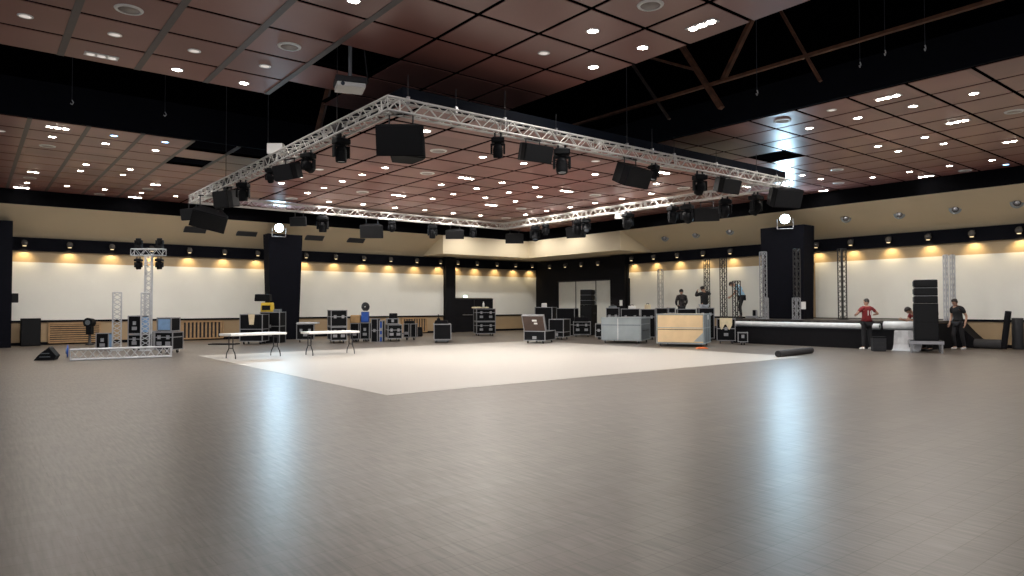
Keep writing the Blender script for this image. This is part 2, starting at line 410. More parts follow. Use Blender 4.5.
# ================================================================== CEILING LIGHTS
spot_data = {}
def spot(loc, e, col, ang, blend=0.6, rot=(0, 0, 0), r=0.08, name='downlight_or_fill_lamp'):
    key = (e, col, ang, blend, r)
    if key not in spot_data:
        d = bpy.data.lights.new(name, 'SPOT'); d.energy = e; d.color = col; d.spot_size = math.radians(ang); d.spot_blend = blend; d.shadow_soft_size = r
        spot_data[key] = d
    o = bpy.data.objects.new(name, spot_data[key]); C.objects.link(o); o.location = loc; o.rotation_euler = rot
    return o
E_DOWN = 40.0
ring_mesh = {}
def lens_disc(r): return MB().lathe([(0.0005, -0.004), (r, -0.004), (r, 0.0)], 14)
def ring(r): return MB().lathe([(r, 0.0), (r, -0.012), (r * 1.28, -0.008), (r * 1.28, 0.0)], 14)
ORD = ['first', 'second', 'third', 'fourth', 'fifth', 'sixth', 'seventh', 'eighth', 'ninth', 'tenth', 'eleventh', 'twelfth', 'thirteenth', 'fourteenth', 'fifteenth', 'sixteenth', 'seventeenth', 'eighteenth']
proto_l = {}
def downlight_root(kind):
    """single / dim / blue / triple / double / vent"""
    if kind in proto_l: return copy_tree(*proto_l[kind])
    if kind in ('single', 'dim', 'blue'):
        t = thing('downlight', '-', 'ceiling light')
        ring(0.085).build('trim_ring', M['white'], t)
        lens_disc(0.085).build('lens', {'single': M['lamp_on'], 'dim': M['lamp_dim'], 'blue': M['lamp_cool']}[kind], t)
    elif kind in ('triple', 'tripleoff', 'double'):
        n = 2 if kind == 'double' else 3
        t = thing('downlight_cluster', '-', 'ceiling light')
        MB().box((0, 0, -0.008), (0.165 * n + 0.03, 0.19, 0.016)).build('frame', M['white'], t)
        for i in range(n):
            l = MB().lathe([(0.0005, -0.021), (0.066, -0.021), (0.066, -0.008)], 14)
            o = l.build('lens', M['lamp_on'] if kind != 'tripleoff' else M['lamp_dim'], t); o.location = ((i - (n - 1) / 2) * 0.165, 0, 0)
    else:
        t = thing('ceiling_speaker', '-', 'ceiling speaker')
        MB().lathe([(0.15, -0.01), (0.15, -0.022), (0.19, -0.016), (0.20, 0.0)], 20).build('rim', M['white'], t)
        MB().lathe([(0.0005, -0.012), (0.15, -0.012), (0.15, 0)], 20).build('grille', mat('speaker_disc', (0.42, 0.38, 0.36), 0.6), t)
    proto_l[kind] = (t, kids_of(t))
    return t
def s_(ox, oy, sc, *pts): return [(ox + x / sc, oy + y / sc) for x, y in pts]
near = dict(
    single=s_(0, 0, 5.12, (907, 356)) + s_(180, 0, 5.12, (327, 425), (890, 2)) + s_(500, 0, 5.12, (475, 158), (730, 243), (477, 343)),
    dim=s_(0, 0, 5.12, (130, 82), (588, 177), (995, 260)) + s_(180, 0, 5.12, (435, 338)) + s_(500, 0, 5.12, (225, 271)),
    triple=s_(660, 0, 5.12, (215, 126)), tripleoff=s_(0, 0, 5.12, (520, 285)),
    vent=s_(0, 0, 5.12, (660, 48)) + s_(180, 0, 5.12, (560, 237)) + s_(500, 0, 5.12, (770, 25)))
left = dict(
    single=s_(0, 100, 5.12, (268, 188), (540, 222), (795, 257), (440, 330), (412, 362), (667, 355), (630, 382), (343, 440), (537, 458), (900, 492), (138, 423), (724, 474)),
    blue=s_(0, 100, 5.12, (583, 182), (845, 215)), dim=s_(0, 100, 5.12, (2, 158)),
    double=s_(0, 100, 5.12, (170, 368), (795, 432)), triple=s_(0, 100, 5.12, (295, 140), (110, 447), (692, 497)),
    vent=s_(0, 100, 5.12, (243, 235), (153, 398), (757, 455), (510, 482)))
right = dict(
    single=s_(824, 40, 3.6, (122, 280), (320, 238), (540, 192), (363, 350), (430, 373), (195, 382), (267, 400), (452, 453), (308, 474), (605, 432), (175, 494)) + s_(660, 80, 4.8, (717, 230), (683, 457), (772, 475)),
    dim=s_(824, 40, 3.6, (28, 252)), blue=s_(824, 40, 3.6, (655, 448)),
    triple=s_(824, 40, 3.6, (230, 205), (480, 293), (367, 490)), double=s_(824, 40, 3.6, (670, 365)) + s_(660, 80, 4.8, (785, 530)),
    vent=s_(824, 40, 3.6, (685, 257), (48, 467), (53, 515), (508, 470)) + s_(660, 80, 4.8, (587, 195)))
centre = dict(
    single=s_(260, 120, 4.8, (797, 52), (720, 187), (600, 228), (490, 262), (395, 293), (307, 325), (228, 350), (330, 392), (495, 405), (188, 273), (102, 303), (870, 310), (928, 355), (828, 377), (792, 432), (928, 447), (648, 420))
    + s_(440, 120, 4.8, (205, 177), (402, 207), (297, 300), (176, 328), (218, 372), (194, 458), (457, 322), (478, 367), (331, 347), (362, 390), (411, 453), (513, 436), (745, 260), (745, 398), (625, 418), (873, 377))
    + s_(600, 130, 4.8, (246, 305), (270, 257)),
    dim=s_(440, 120, 4.8, (747, 197), (865, 412)) + s_(260, 120, 4.8, (285, 237), (710, 453)),
    triple=s_(260, 120, 4.8, (665, 360), (418, 425), (845, 460)) + s_(440, 120, 4.8, (125, 277), (607, 340), (245, 407), (630, 450)) + s_(600, 130, 4.8, (303, 203), (692, 268)),
    vent=s_(260, 120, 4.8, (857, 147), (803, 255), (492, 345), (152, 376)) + s_(440, 120, 4.8, (390, 425), (745, 360), (317, 470)) + s_(600, 130, 4.8, (402, 278)))
KN = dict(single='lit round downlight', dim='unlit round downlight', blue='bluish round downlight', triple='lit triple downlight', tripleoff='unlit triple downlight', double='lit double downlight', vent='pale round ceiling speaker')
used = {}
for where, lst, z, x0, y0, t, along_x in (('near', near, ZC, 9.62, 14.43, 1.21, True), ('left', left, ZC, -2, 19.7, 1.2, True), ('right', right, ZC, 14.75, 19.6, 1.19, False), ('centre', centre, ZB, BX0, BY0, 1.237, True)):
    fresh = []
    for kind, pts in lst.items():
        for (px, py) in pts:
            p = onz(px, py, z)
            if where == 'centre' and not (BX0 + .15 < p.x < BX1 - .15 and BY0 + .15 < p.y < BY1 - .15): continue
            if where == 'left' and not p.y < 31.7: p.y = 31.55
            if where == 'right' and p.x > 26.3: p.x = 26.1
            fresh.append((kind, p))
    for kind, p in fresh:
        o = downlight_root(kind)
        o.location = (p.x, p.y, z); o.rotation_euler = (0, 0, 0 if where != 'right' else PI / 2)
        if where == 'near' and p.x > 6: o.rotation_euler = (0, 0, PI / 2)
        # tile row (from the nearest edge) and tile column (from the left) make it unique
        if where == 'right': row = int((p.x - 14.75) / t); col = int((19.6 - p.y) / t)
        elif where == 'near': row = int((14.43 - p.y) / t); col = int((p.x + 1.2) / t)
        else: row = int((p.y - y0) / t); col = int((p.x - x0) / t)
        edge = {'near': 'far edge', 'left': 'near edge', 'right': 'opening edge', 'centre': 'near edge'}[where]
        lab = KN[kind] + ' on %s ceiling, %s row from %s, %s tile across' % (where, ORD[row] if row < 18 else row, edge, ORD[col] if 0 <= col < 18 else 'furthest')
        for w_ in ('near half', 'far half', 'left half', 'right half'):
            if lab not in used: break
            lab = lab.split(' across')[0] + ' across, ' + w_
        used[lab] = 1
        o['label'] = lab; o['category'] = 'ceiling speaker' if kind == 'vent' else 'ceiling light'
        o['group'] = ('ceiling speakers of the ' if kind == 'vent' else 'lights of the ') + where + ' ceiling'
        if kind == 'single' and p.y < 31 and not (where == 'right' and p.x > 25.6): spot((p.x, p.y, z - 0.03), E_DOWN, (1.0, 0.945, 0.88), 172)
        if kind in ('double', 'triple') and p.y < 31 and not (where == 'right' and p.x > 25.6): spot((p.x, p.y, z - 0.04), E_DOWN * 2.0, (1.0, 0.95, 0.89), 172)
# unseen continuation of the near ceiling over and behind the camera
for x in (-8, -3, 2, 7):
    for y in (-8, -3, 3):
        spot((x + 0.4, y, ZC - 0.03), E_DOWN * 1.5, (1.0, 0.945, 0.88), 172)
for x in (16.5, 20, 23.5):
    for y in (-6, -1): spot((x, y, ZC - 0.03), E_DOWN * 1.5, (1.0, 0.945, 0.88), 172)
for x in (-14, -8, -3):
    for y in (22, 28): spot((x, y, ZC - 0.03), E_DOWN * 1.5, (1.0, 0.945, 0.88), 172)

for x in (9.5, 13.5, 17.5, 21.5, 25):  # added fill spots without fixtures, to brighten the far screens and soffit
    for y in (27.6, 30.2): spot((x, y, ZC - 0.03), E_DOWN * 2.4, (1.0, 0.95, 0.88), 172)
for x in (22.4, 25.0):  # more added fill spots, no fixtures, brightening the right wall screens
    for y in (13.5, 17.5, 21.5): spot((x, y, ZC - 0.03), E_DOWN * 2.0, (1.0, 0.95, 0.88), 172)

# ================================================================== WALL LAMPS
wl_px_left = [24.2, 69.3, 111.5, 151, 188.8, 223.7, 256.8, 305, 334.7, 362.8, 389.5, 415.5, 439, 456.5, 475.7, 495.5, 514, 530.6]
wl_px_right = [1021, 973.7, 930, 890.4, 852.5, 818, 732, 704.8, 679, 655.5, 633.3]
wl_px_dark = [599.7, 583, 567, 551.6]
lamp_kids = None
def wall_lamp(p, rz, lab, lit=True):
    global lamp_kids
    if lamp_kids is None:
        t = thing('wall_lamp', lab, 'wall lamp')
        MB().box((0, -0.04, 0.10), (0.10, 0.08, 0.16)).build('bracket', M['darkgrey'], t)
        MB().ball((0, -0.17, 0.04), 0.125, 14).build('globe', M['globe'], t)
        MB().lathe([(0.0005, -0.10), (0.06, -0.10), (0.07, -0.075)], 12, Matrix.Translation((0, -0.17, 0.01))).build('bulb', M['bulb'], t)
        lamp_kids = (t, kids_of(t))
    else: t = copy_tree(*lamp_kids)
    t.location = p; t.rotation_euler = (0, 0, rz); t['label'] = lab; t['category'] = 'wall lamp'
    t['group'] = 'globe lamps along the dark wall band'
    return t
for i, px in enumerate(wl_px_left):
    p = ony(px, 250, YL - 0.14)
    n = i + 1
    lab = '%s globe lamp from the left on the left wall' % (ORD[i]) if i < 7 else ('%s globe lamp right of the black column on the left wall' % ORD[i - 7] if i < 13 else '%s globe lamp above the black double doors, counted from the left' % ORD[i - 13])
    wall_lamp((p.x, YL - 0.14, 4.08), 0, lab)
    spot((p.x, YL - 0.33, 3.92), 17, (1.0, 0.74, 0.38), 112, 0.9, (math.radians(24), 0, 0), 0.05, 'wall_lamp_beam')
for i, px in enumerate(wl_px_right):
    p = onx(px, 250, XR - 0.14)
    lab = '%s globe lamp from the right edge along the right wall' % ORD[i] if i < 6 else '%s globe lamp left of the big dark column on the right wall' % ORD[i - 6]
    wall_lamp((XR - 0.14, p.y, 4.10), -PI / 2, lab)
    spot((XR - 0.33, p.y, 3.94), 17, (1.0, 0.74, 0.38), 112, 0.9, (0, -math.radians(24), 0), 0.05, 'wall_lamp_beam')
for i, px in enumerate(wl_px_dark):
    p = onx(px, 262, XR - 0.16)
    wall_lamp((XR - 0.16, p.y, 3.98), -PI / 2, '%s globe lamp from the right above the pale sliding doors' % ORD[i])
# ================================================================== COVE NOZZLES AND VENTS
def cove_pt(axis, px, py):
    lo, hi = 0.0, 1.0
    best = None
    for k in range(41):
        t = k / 40
        w = (YL - 0.02 - (YL - YF) * t) if axis == 'y' else (XR - 0.02 - (XR - XF) * t)
        z = 4.36 + 1.06 * t ** 0.85
        q = ony(px, py, w) if axis == 'y' else onx(px, py, w)
        e = abs(q.z - z)
        if best is None or e < best[0]: best = (e, q, t)
    return best[1]
nk = None
for i, (px, py) in enumerate([(1017, 202.5), (955.2, 208.7), (899.4, 214), (846, 218), (730, 231), (696, 234.3), (665, 237.7)]):
    p = cove_pt('x', px, py)
    lab = '%s round air nozzle from the right in the beige cove' % ORD[i] if i < 4 else '%s round air nozzle in the beige cove left of the dark column' % ORD[i - 4]
    if nk is None:
        t = thing('air_nozzle', lab, 'air nozzle')
        MB().lathe([(0.10, 0.0), (0.17, 0.03), (0.20, 0.0)], 18).build('rim', M['greypaint'], t)
        MB().ball((0, 0, 0.0), 0.145, 14).build('ball', M['steel'], t)
        MB().lathe([(0.0005, 0.10), (0.095, 0.10), (0.085, 0.125), (0.10, 0.12), (0.10, 0.09)], 16).build('opening', M['void'], t)
        nk = (t, kids_of(t))
    else: t = copy_tree(*nk)
    t.location = p; t.rotation_euler = Vector((-0.40, -0.0, -0.9)).to_track_quat('Z', 'Y').to_euler()
    d = Vector((-0.90, -0.30, -0.32)); t.rotation_euler = d.to_track_quat('Z', 'Y').to_euler()
    t['label'] = lab; t['category'] = 'air nozzle'; t['group'] = 'air nozzles along the right cove'
for i, (px, py) in enumerate([(195.5, 229), (247.2, 232.5), (315, 237), (356.5, 239.5)]):
    p = cove_pt('y', px, py)
    lab = ['dark rectangular air vent in the beige cove behind the left corner loudspeakers', 'dark rectangular air vent in the beige cove left of the black column', 'dark air vent in the beige cove just right of the black column', 'dark air vent in the beige cove behind the hanging loudspeaker, furthest right'][i]
    t = thing('air_vent', lab, 'air vent', p, 0, 'vents in the left cove')
    t.rotation_euler = (math.radians(52), 0, 0)
    MB().box((0, 0, 0), (0.92, 0.05, 0.46)).build('vent_frame', M['vent'], t)
    mb = MB()
    for k in range(7): mb.box((0, -0.025, -0.18 + 0.06 * k), (0.86, 0.02, 0.024))
    mb.build('louvre', M['darkgrey'], t)

# ================================================================== COLUMNS
def col(name, p0, dx, dy, h, taper, label):
    mb = MB(); mb.box((0, 0, h / 2), (dx, dy, h), taper=taper)
    o = mb.build(name, M['band']); o.location = p0; o['kind'] = 'structure'
    return o
col('trim_8', (11.62, 32.1, 0), 1.32, 0.6, 4.92, 1.22, '')          # left column
col('trim_9', (26.78, 15.35, 0), 0.76, 1.75, 4.80, 1.10, '')         # right column
mb = MB(); mb.box((1.02, 33.0, 2.43), (0.60, 0.9, 4.86)); struct('trim_10', mb, M['band'])
struct('trim_11', MB().box((22.09, 33.83, 2.2), (0.66, 0.3, 4.4)), M['cloth'])
struct('trim_12', MB().box((28.85, 26.72, 2.2), (0.3, 1.1, 4.4)), M['cloth'])
# floodlights on the column heads
def floodlight(p, aim, lab):
    t = thing('floodlight', lab, 'floodlight', p)
    d = (Vector(aim) - Vector(p)).normalized(); R = d.to_track_quat('Z', 'Y').to_matrix()
    MB().add(*(lambda m: (m.v, m.f))(MB().lathe([(0.0005, -0.32), (0.16, -0.30), (0.18, -0.08), (0.215, 0.0), (0.19, 0.0)], 18))).build('housing', M['darkgrey'], t).rotation_euler = R.to_euler()
    MB().lathe([(0.0005, -0.005), (0.19, -0.005)], 20).build('lens', M['flood'], t).rotation_euler = R.to_euler()
    mb = MB(); mb.tube([(-0.3, 0, 0), (-0.3, 0, -0.40), (0.3, 0, -0.40), (0.3, 0, 0)], 0.02); mb.build('bracket', M['steel'], t).rotation_euler = (0, 0, math.atan2(d.y, d.x) + PI / 2)
    q = Vector(p) + d * 0.06
    L = bpy.data.lights.new('floodlight_lamp', 'SPOT'); L.energy = 250; L.color = (0.50, 0.79, 1.0); L.spot_size = math.radians(150); L.spot_blend = 0.5; L.shadow_soft_size = 0.22
    o = bpy.data.objects.new('floodlight_lamp', L); C.objects.link(o); o.location = q; o.rotation_euler = (-d).to_track_quat('Z', 'Y').to_euler()
pL = ony(279, 228, 31.45); floodlight(pL, (6, 8, 1.2), 'glaring white floodlight on top of the black column on the left wall')
pR = onx(785, 219, 26.05); floodlight(pR, (10, 5, 1.2), 'glaring white floodlight on top of the dark column on the right wall')

# ================================================================== DANCE FLOOR
o = MB().box((12.65, 16.98, 0.002), (13.85, 12.45, 0.004)).build('dance_floor', M['mat'])
tag(o, 'large cream vinyl dance floor laid on the grey floor', 'dance floor')

# ================================================================== TRUSS
def lacing(mb, p0, p1, q0, q1, n, r, phase=0):
    """zigzag between two parallel chords"""
    p0, p1, q0, q1 = map(Vector, (p0, p1, q0, q1))
    for k in range(n):
        a, b = k / n, (k + 1) / n
        m = (a + b) / 2
        mb.cyl(p0.lerp(p1, a), q0.lerp(q1, m), r, n=5, cap=False); mb.cyl(q0.lerp(q1, m), p0.lerp(p1, b), r, n=5, cap=False)
def truss_parts(parent, p0, p1, s, rc, rb, bay, m, up=(0, 0, 1), names=('chords', 'lacing'), ends=True):
    p0, p1 = Vector(p0), Vector(p1); d = (p1 - p0).normalized(); up = Vector(up)
    a = d.cross(up).normalized(); b = a.cross(d).normalized(); h = s / 2
    cs = [(a * x + b * y) * h for x, y in ((-1, -1), (1, -1), (1, 1), (-1, 1))]
    ch = MB(); lc = MB()
    for c in cs: ch.cyl(p0 + c, p1 + c, rc, n=7)
    if ends:
        for e in (p0, p1):
            for i in range(4): ch.cyl(e + cs[i], e + cs[(i + 1) % 4], rb * 1.3, n=5)
    n = max(2, round((p1 - p0).length / bay))
    for i in range(4):
        j = (i + 1) % 4; lacing(lc, p0 + cs[i], p1 + cs[i], p0 + cs[j], p1 + cs[j], n, rb)
    o = ch.build(names[0], m, parent); q = lc.build(names[1], m, parent)
    return o, q
TX0, TX1, TY0, TY1 = 5.28, 17.45, 9.9, 22.6
TZ = 4.84; TS = 0.22
tr = thing('lighting_truss', 'large square silver lighting truss hanging over the dance floor', 'truss', (TX0, TY0, 0))
O = Vector((TX0, TY0, 0))
h = TS / 2
LX, LY = TX1 - TX0, TY1 - TY0
def span(a, b, lab):
    o, q = truss_parts(tr, a, b, TS, 0.021, 0.0105, 0.46, M['trussm'], names=('truss_span', 'lacing'))
    q.parent = o
    A, B = Vector(a), Vector(b); d = B - A; n = 5; u = d.normalized().cross(Vector((0, 0, 1))); cs = [(u * x + Vector((0, 0, y))) * h for x, y in ((-1, -1), (1, -1), (1, 1), (-1, 1))]
    for k in range(1, n):                                   # bolted joint frames
        mb = MB(); p = A + d * (k / n)
        for w in (-0.03, 0.03):
            for i in range(4): mb.cyl(p + d.normalized() * w + cs[i], p + d.normalized() * w + cs[(i + 1) % 4], 0.012, n=5)
        mb.build('joint_frame', M['trussm'], o)
    return o
g = 0.0
span((0, h, TZ), (LX, h, TZ), ''); span((h, 0, TZ), (h, LY, TZ), ''); span((0, LY - h, TZ), (LX, LY - h, TZ), ''); span((LX - h, 0, TZ), (LX - h, LY, TZ), '')
def local_fix():
    pass
# hoist wires and straps above the truss
wire = MB()
wn = 0
for px, kind in [(408, 'n'), (456, 'n'), (505, 'n'), (556, 'n'), (627, 'n'), (652, 'n'), (674, 'n'), (716, 'n'), (756, 'n'), (776, 'n')]:
    p = ony(px, 140, TY0 + h)
    tall = px == 627
    top = 9.1 if tall else TZ + h + random.uniform(0.35, 0.7)
    mb = MB().cyl((0, 0, TZ + h - 0.02), (0, 0, top), 0.007, n=6)
    o = thing('hoist_wire', ('tall thin steel wire' if tall else 'short steel hanger wire') + ' on the front truss side, %s from the truss front corner' % ORD[wn], 'wire', (p.x, TY0 + h, 0), 0, 'hanger wires on the front truss side'); wn += 1
    mb.build('wire', M['darkgrey'], o)
    MB().box((0, 0, TZ + h + 0.03), (0.05, 0.05, 0.12)).build('shackle', M['steel'], o)
wn = 0
for py_, px in [(135, 337), (150, 268), (165, 226)]:
    p = onx(px, py_, TX0 + h)
    o = thing('hoist_wire', 'tall black hoist cable on the left truss side, %s from the front corner' % ORD[wn], 'wire', (TX0 + h, p.y, 0), 0, 'hoist cables on the left truss side'); wn += 1
    MB().cyl((0, 0, TZ + h - 0.02), (0, 0, 9.1), 0.009, n=6).build('wire', M['rubber'], o)
    MB().box((0, 0, TZ), (0.07, 0.26, 0.32)).build('strap', M['rubber'], o)
# loose wires with hooks in the roof opening
for i, (px, py0, py1, X) in enumerate([(757, 20, 90, 11.6), (925, 0, 45, 12.6), (860, 30, 62, 12.8), (885, 25, 50, 12.9), (72, 0, 100, None), (165, 0, 112, None)]):
    if X: a = onx(px, py1, X)
    else: a = ony(px, py1, 17.0)
    o = thing('hanging_wire', ('thin hooked wire in the right roof opening, %s' % ['nearest the truss', 'furthest right', 'second from left', 'third from left'][i]) if X else ('thin wire hanging in the left roof opening, ' + ('left one' if i == 4 else 'right one')), 'wire', (a.x, a.y, 0))
    MB().cyl((0, 0, a.z), (0, 0, 9.15), 0.006, n=5).build('wire', M['darkgrey'], o)
    MB().tube([(0, 0, a.z), (0.03, 0, a.z - 0.05), (0.0, 0, a.z - 0.10), (-0.03, 0, a.z - 0.07)], 0.010, 5).build('hook', M['steel'], o)

# ------------------------------------------------------------------ moving heads
def moving_head(lab, p, rz=0.0, tilt=0.0, sc=1.0, up=False, group='moving heads hanging from the truss', bright=False, drop=0.0):
    """p = top of the base (hanging) or bottom (standing)"""
    t = thing('moving_head_light', lab, 'stage light', p, rz, group); t.scale = (sc,) * 3
    s = 1 if up else -1
    if not up:
        mb = MB(); mb.cyl((-0.07, 0, 0), (-0.07, 0, 0.10 + drop), 0.022, n=8); mb.cyl((0.07, 0, 0), (0.07, 0, 0.10 + drop), 0.022, n=8); mb.box((0, 0, 0.01), (0.24, 0.07, 0.03))
        mb.build('hanging_clamp', M['darkgrey'], t)
    MB().box((0, 0, s * 0.06), (0.31, 0.25, 0.11)).build('base', M['plastic'], t, 0.02)
    mb = MB(); mb.cyl((0, 0, s * 0.10), (0, 0, s * 0.15), 0.09, n=14); mb.box((0, 0, s * 0.16), (0.32, 0.10, 0.04))
    for x in (-0.15, 0.15): mb.box((x, 0, s * 0.26), (0.045, 0.12, 0.24))
    mb.build('yoke', M['plastic'], t, 0.012)
    R = Euler((tilt, 0, 0)).to_matrix()
    hd = MB(); hd.lathe([(0.0005, -0.16), (0.07, -0.155), (0.105, -0.10), (0.118, 0.0), (0.112, 0.12), (0.105, 0.16), (0.09, 0.16)], 16)
    for z in (-0.06, -0.02, 0.02): hd.lathe([(0.118, z), (0.126, z + 0.006), (0.118, z + 0.012)], 16)
    T_ = Matrix.Translation((0, 0, s * 0.31)) @ R.to_4x4() @ Matrix.Rotation(PI if not up else 0, 4, 'X')
    ho = MB().add(hd.v, hd.f, T_, True).build('head', M['plastic'], t)
    lm = MB().lathe([(0.0005, 0.158), (0.06, 0.156), (0.092, 0.145)], 16)
    MB().add(lm.v, lm.f, T_, True).build('lens', M['lens'], ho)
    return t
def loudspeaker(lab, p, rz=0.0, w=0.66, hh=0.40, d=0.40, tilt=0.35, top=TZ - h, group='loudspeakers hanging from the truss', roll=0.0):
    """p = centre of the box; front looks along local -Y, tilted down"""
    t = thing('loudspeaker', lab, 'loudspeaker', p, rz, group)
    R = (Euler((tilt, 0, 0)).to_matrix() @ Euler((0, roll, 0)).to_matrix()).to_4x4()
    # plan view trapezoid: wide grille front, narrower back, chamfered cheeks
    k = w / 2
    pts = [(-k, -d * 0.42), (k, -d * 0.42), (k * 0.98, -d * 0.1), (k * 0.62, d * 0.5), (-k * 0.62, d * 0.5), (-k * 0.98, -d * 0.1)]
    n = len(pts); vs = [(x, y, -hh / 2) for x, y in pts] + [(x, y, hh / 2) for x, y in pts]
    MB().add(vs, [tuple(range(n))[::-1], tuple(range(n, 2 * n))] + [(i, (i + 1) % n, n + (i + 1) % n, n + i) for i in range(n)], R).build('cabinet', M['plastic'], t, 0.015)
    MB().box((0, 0, 0), (w * 0.96, 0.03, hh * 0.92)).add([], []).build('grille', M['grille'], t).matrix_basis = R @ Matrix.Translation((0, -d * 0.42 - 0.005, 0))
    mb = MB(); zt = top - p[2] + 0.02
    for x in (-k * 0.5, k * 0.5): mb.cyl((x, 0.02, 0), (x, 0.02, zt), 0.013, n=6)
    mb.cyl((-k * 0.6, 0.02, zt - 0.02), (k * 0.6, 0.02, zt - 0.02), 0.016, n=6)
    mb.build('hanging_bracket', M['darkgrey'], t)
    return t
ZT = TZ - h                                             # underside of the truss
yn, xn, yf, xf = TY0 + h, TX0 + h, TY1 - h, TX1 - h
def cen(px, py, side):
    return {'n': lambda: ony(px, py, yn), 'l': lambda: onx(px, py, xn), 'f': lambda: ony(px, py, yf), 'r': lambda: onx(px, py, xf)}[side]()
# clamp tops sit on the lower chords; heads hang below
def mh(lab, px, side, rz, tilt, sc, dz=0.0, drop=0.0):
    p = cen(px, 200, side); moving_head(lab, (p.x, p.y, ZT - (0.085 + drop) * sc - dz), rz, tilt, sc, drop=drop)
N_ = 'front truss side'
mh('black moving head light on the front truss side, nearest the front corner', 498, 'n', RZ, 0.25, 0.78, drop=0.04)
mh('black moving head with long yoke between two loudspeakers on the front truss side', 562, 'n', RZ, -0.15, 1.02)
mh('black moving head with pale face on the right half of the front truss side', 700, 'n', RZ + 0.2, 0.7, 0.98)
mh('small dark light behind the big loudspeaker on the front truss side', 654, 'n', RZ - 0.8, -0.3, 0.7)
mh('black moving head nearest the front corner on the left truss side', 341, 'l', RZ + 0.7, 0.0, 0.92)
mh('black moving head showing its round lens on the left truss side', 308, 'l', RZ - 0.25, 1.25, 0.85)
mh('small bluish moving head left of the loudspeaker on the left truss side', 270, 'l', RZ, 0.6, 0.62)
mh('dark moving head between loudspeakers at the far end of the left truss side', 243, 'l', RZ, 0.2, 0.95)
mh('dark moving head over the left corner loudspeakers of the truss', 220, 'l', RZ + 0.5, 0.3, 0.95)
mh('moving head right of the white floodlight on the back left truss side', 322.8, 'f', RZ, 0.1, 1.15)
mh('small moving head right of the hanging loudspeaker on the back left truss side', 392, 'f', RZ, 0.5, 0.8)
mh('moving head left of the corner soffit on the back left truss side', 432.5, 'f', RZ + 0.3, 0.3, 1.05)
mh('small moving head in front of the corner soffit on the back left truss side', 473, 'f', RZ, 0.0, 0.8)
mh('tilted moving head just right of the furthest truss corner', 535, 'r', RZ, -0.5, 1.15)
mh('small upright moving head second from the furthest truss corner', 545.5, 'r', RZ, 0.2, 0.85)
mh('slanting moving head beside the loudspeaker on the back right truss side', 578, 'r', RZ, 0.2, 1.1)
mh('dark moving head in front of the soffit on the back right truss side', 586, 'r', RZ, -0.8, 1.0)
mh('long slanting light below a white box on the back right truss side', 628, 'r', RZ + 0.4, 0.8, 1.1)
mh('black moving head with a bright side on the back right truss side', 673, 'r', RZ + 0.5, 0.4, 1.05)
mh('long black slanting light beside the back right loudspeaker', 687, 'r', RZ - 0.7, 0.9, 1.15)
mh('moving head with pale face on the back right truss side', 725, 'r', RZ, 0.8, 1.08)
mh('slanting moving head left of the right corner loudspeaker', 756, 'r', RZ + 0.6, 0.7, 1.15)
# white square boxes on the truss
for (px, py, side, lab, s) in [(276, 147, 'l', 'small white box standing on top of the left truss side', 0.26), (619.5, 220.5, 'r', 'small white box hanging on the back right truss side', 0.22)]:
    p = cen(px, py, side)
    t = thing('control_box', lab, 'box', (p.x, p.y, (TZ + h + 0.02) if side == 'l' else ZT - 0.23), RZ)
    MB().box((0, 0, s * 0.45), (s * 1.35, s * 0.7, s * 0.9)).build('box_body', M['white'], t, 0.01)
    MB().box((0, 0, s * 0.92 if side == 'r' else -0.01), (s * 0.5, s * 0.3, 0.04)).build('hanging_clamp' if side == 'r' else 'foot', M['darkgrey'], t)
def ls(lab, px, py, side, rz, w, hh, tilt=0.35, d=None, off=(0, 0), roll=0.0):
    p = cen(px, py, side); p = p + Vector((off[0], off[1], 0))
    loudspeaker(lab, p, rz, w, hh, d or hh * 1.05, tilt, ZT, roll=roll)
ls('big black loudspeaker with flat grille under the front truss corner', 401, 140, 'n', RZ + 0.05, 0.78, 0.50, 0.30, 0.45)
ls('second black loudspeaker tucked behind the big front corner loudspeaker', 412, 138, 'n', RZ + 0.5, 0.62, 0.42, -0.15, 0.42, off=(0.30, 0.75))
ls('black loudspeaker between two moving heads on the front truss side', 533.5, 153, 'n', RZ + 0.62, 0.66, 0.33, 0.25, 0.42)
ls('largest loudspeaker in the middle of the front truss side', 631, 175.5, 'n', RZ + 0.75, 0.80, 0.42, 0.40, 0.55)
ls('black loudspeaker right of the pale faced moving head on the front truss side', 726, 185.5, 'n', RZ + 0.6, 0.66, 0.36, 0.3, 0.42)
ls('large dark loudspeaker under the right truss corner', 783, 197, 'n', RZ + 0.3, 0.85, 0.50, 0.35, 0.6)
ls('bluish black loudspeaker in the middle of the left truss side', 289, 171.5, 'l', RZ - 0.6, 0.60, 0.34, 0.3, 0.4)
ls('dark box loudspeaker towards the far end of the left truss side', 227, 199, 'l', RZ - 0.5, 0.55, 0.45, 0.2, 0.5)
ls('wide black loudspeaker under the left truss corner', 209, 219, 'l', RZ + 0.35, 0.95, 0.50, 0.45, 0.6, roll=0.25)
ls('second dark loudspeaker on the left of the left truss corner', 197, 212, 'l', RZ - 0.3, 0.55, 0.36, 0.2, 0.4, off=(0.0, 0.6))
ls('small dark loudspeaker beside the white floodlight on the back left truss side', 299, 221.5, 'f', RZ, 0.55, 0.30, 0.2, 0.35)
ls('large loudspeaker on the middle of the back left truss side', 372, 231, 'f', RZ + 0.1, 0.82, 0.46, 0.3, 0.45)
ls('black loudspeaker in front of the corner soffit on the back left truss side', 455, 234, 'f', RZ, 0.72, 0.34, 0.3, 0.42)
ls('flat fronted loudspeaker under the furthest truss corner', 514.5, 238.5, 'f', RZ, 0.76, 0.40, 0.15, 0.45)
ls('black loudspeaker beside the slanting light on the back right truss side', 568, 231, 'r', RZ - 0.5, 0.74, 0.40, 0.3, 0.45, off=(0.45, 0))
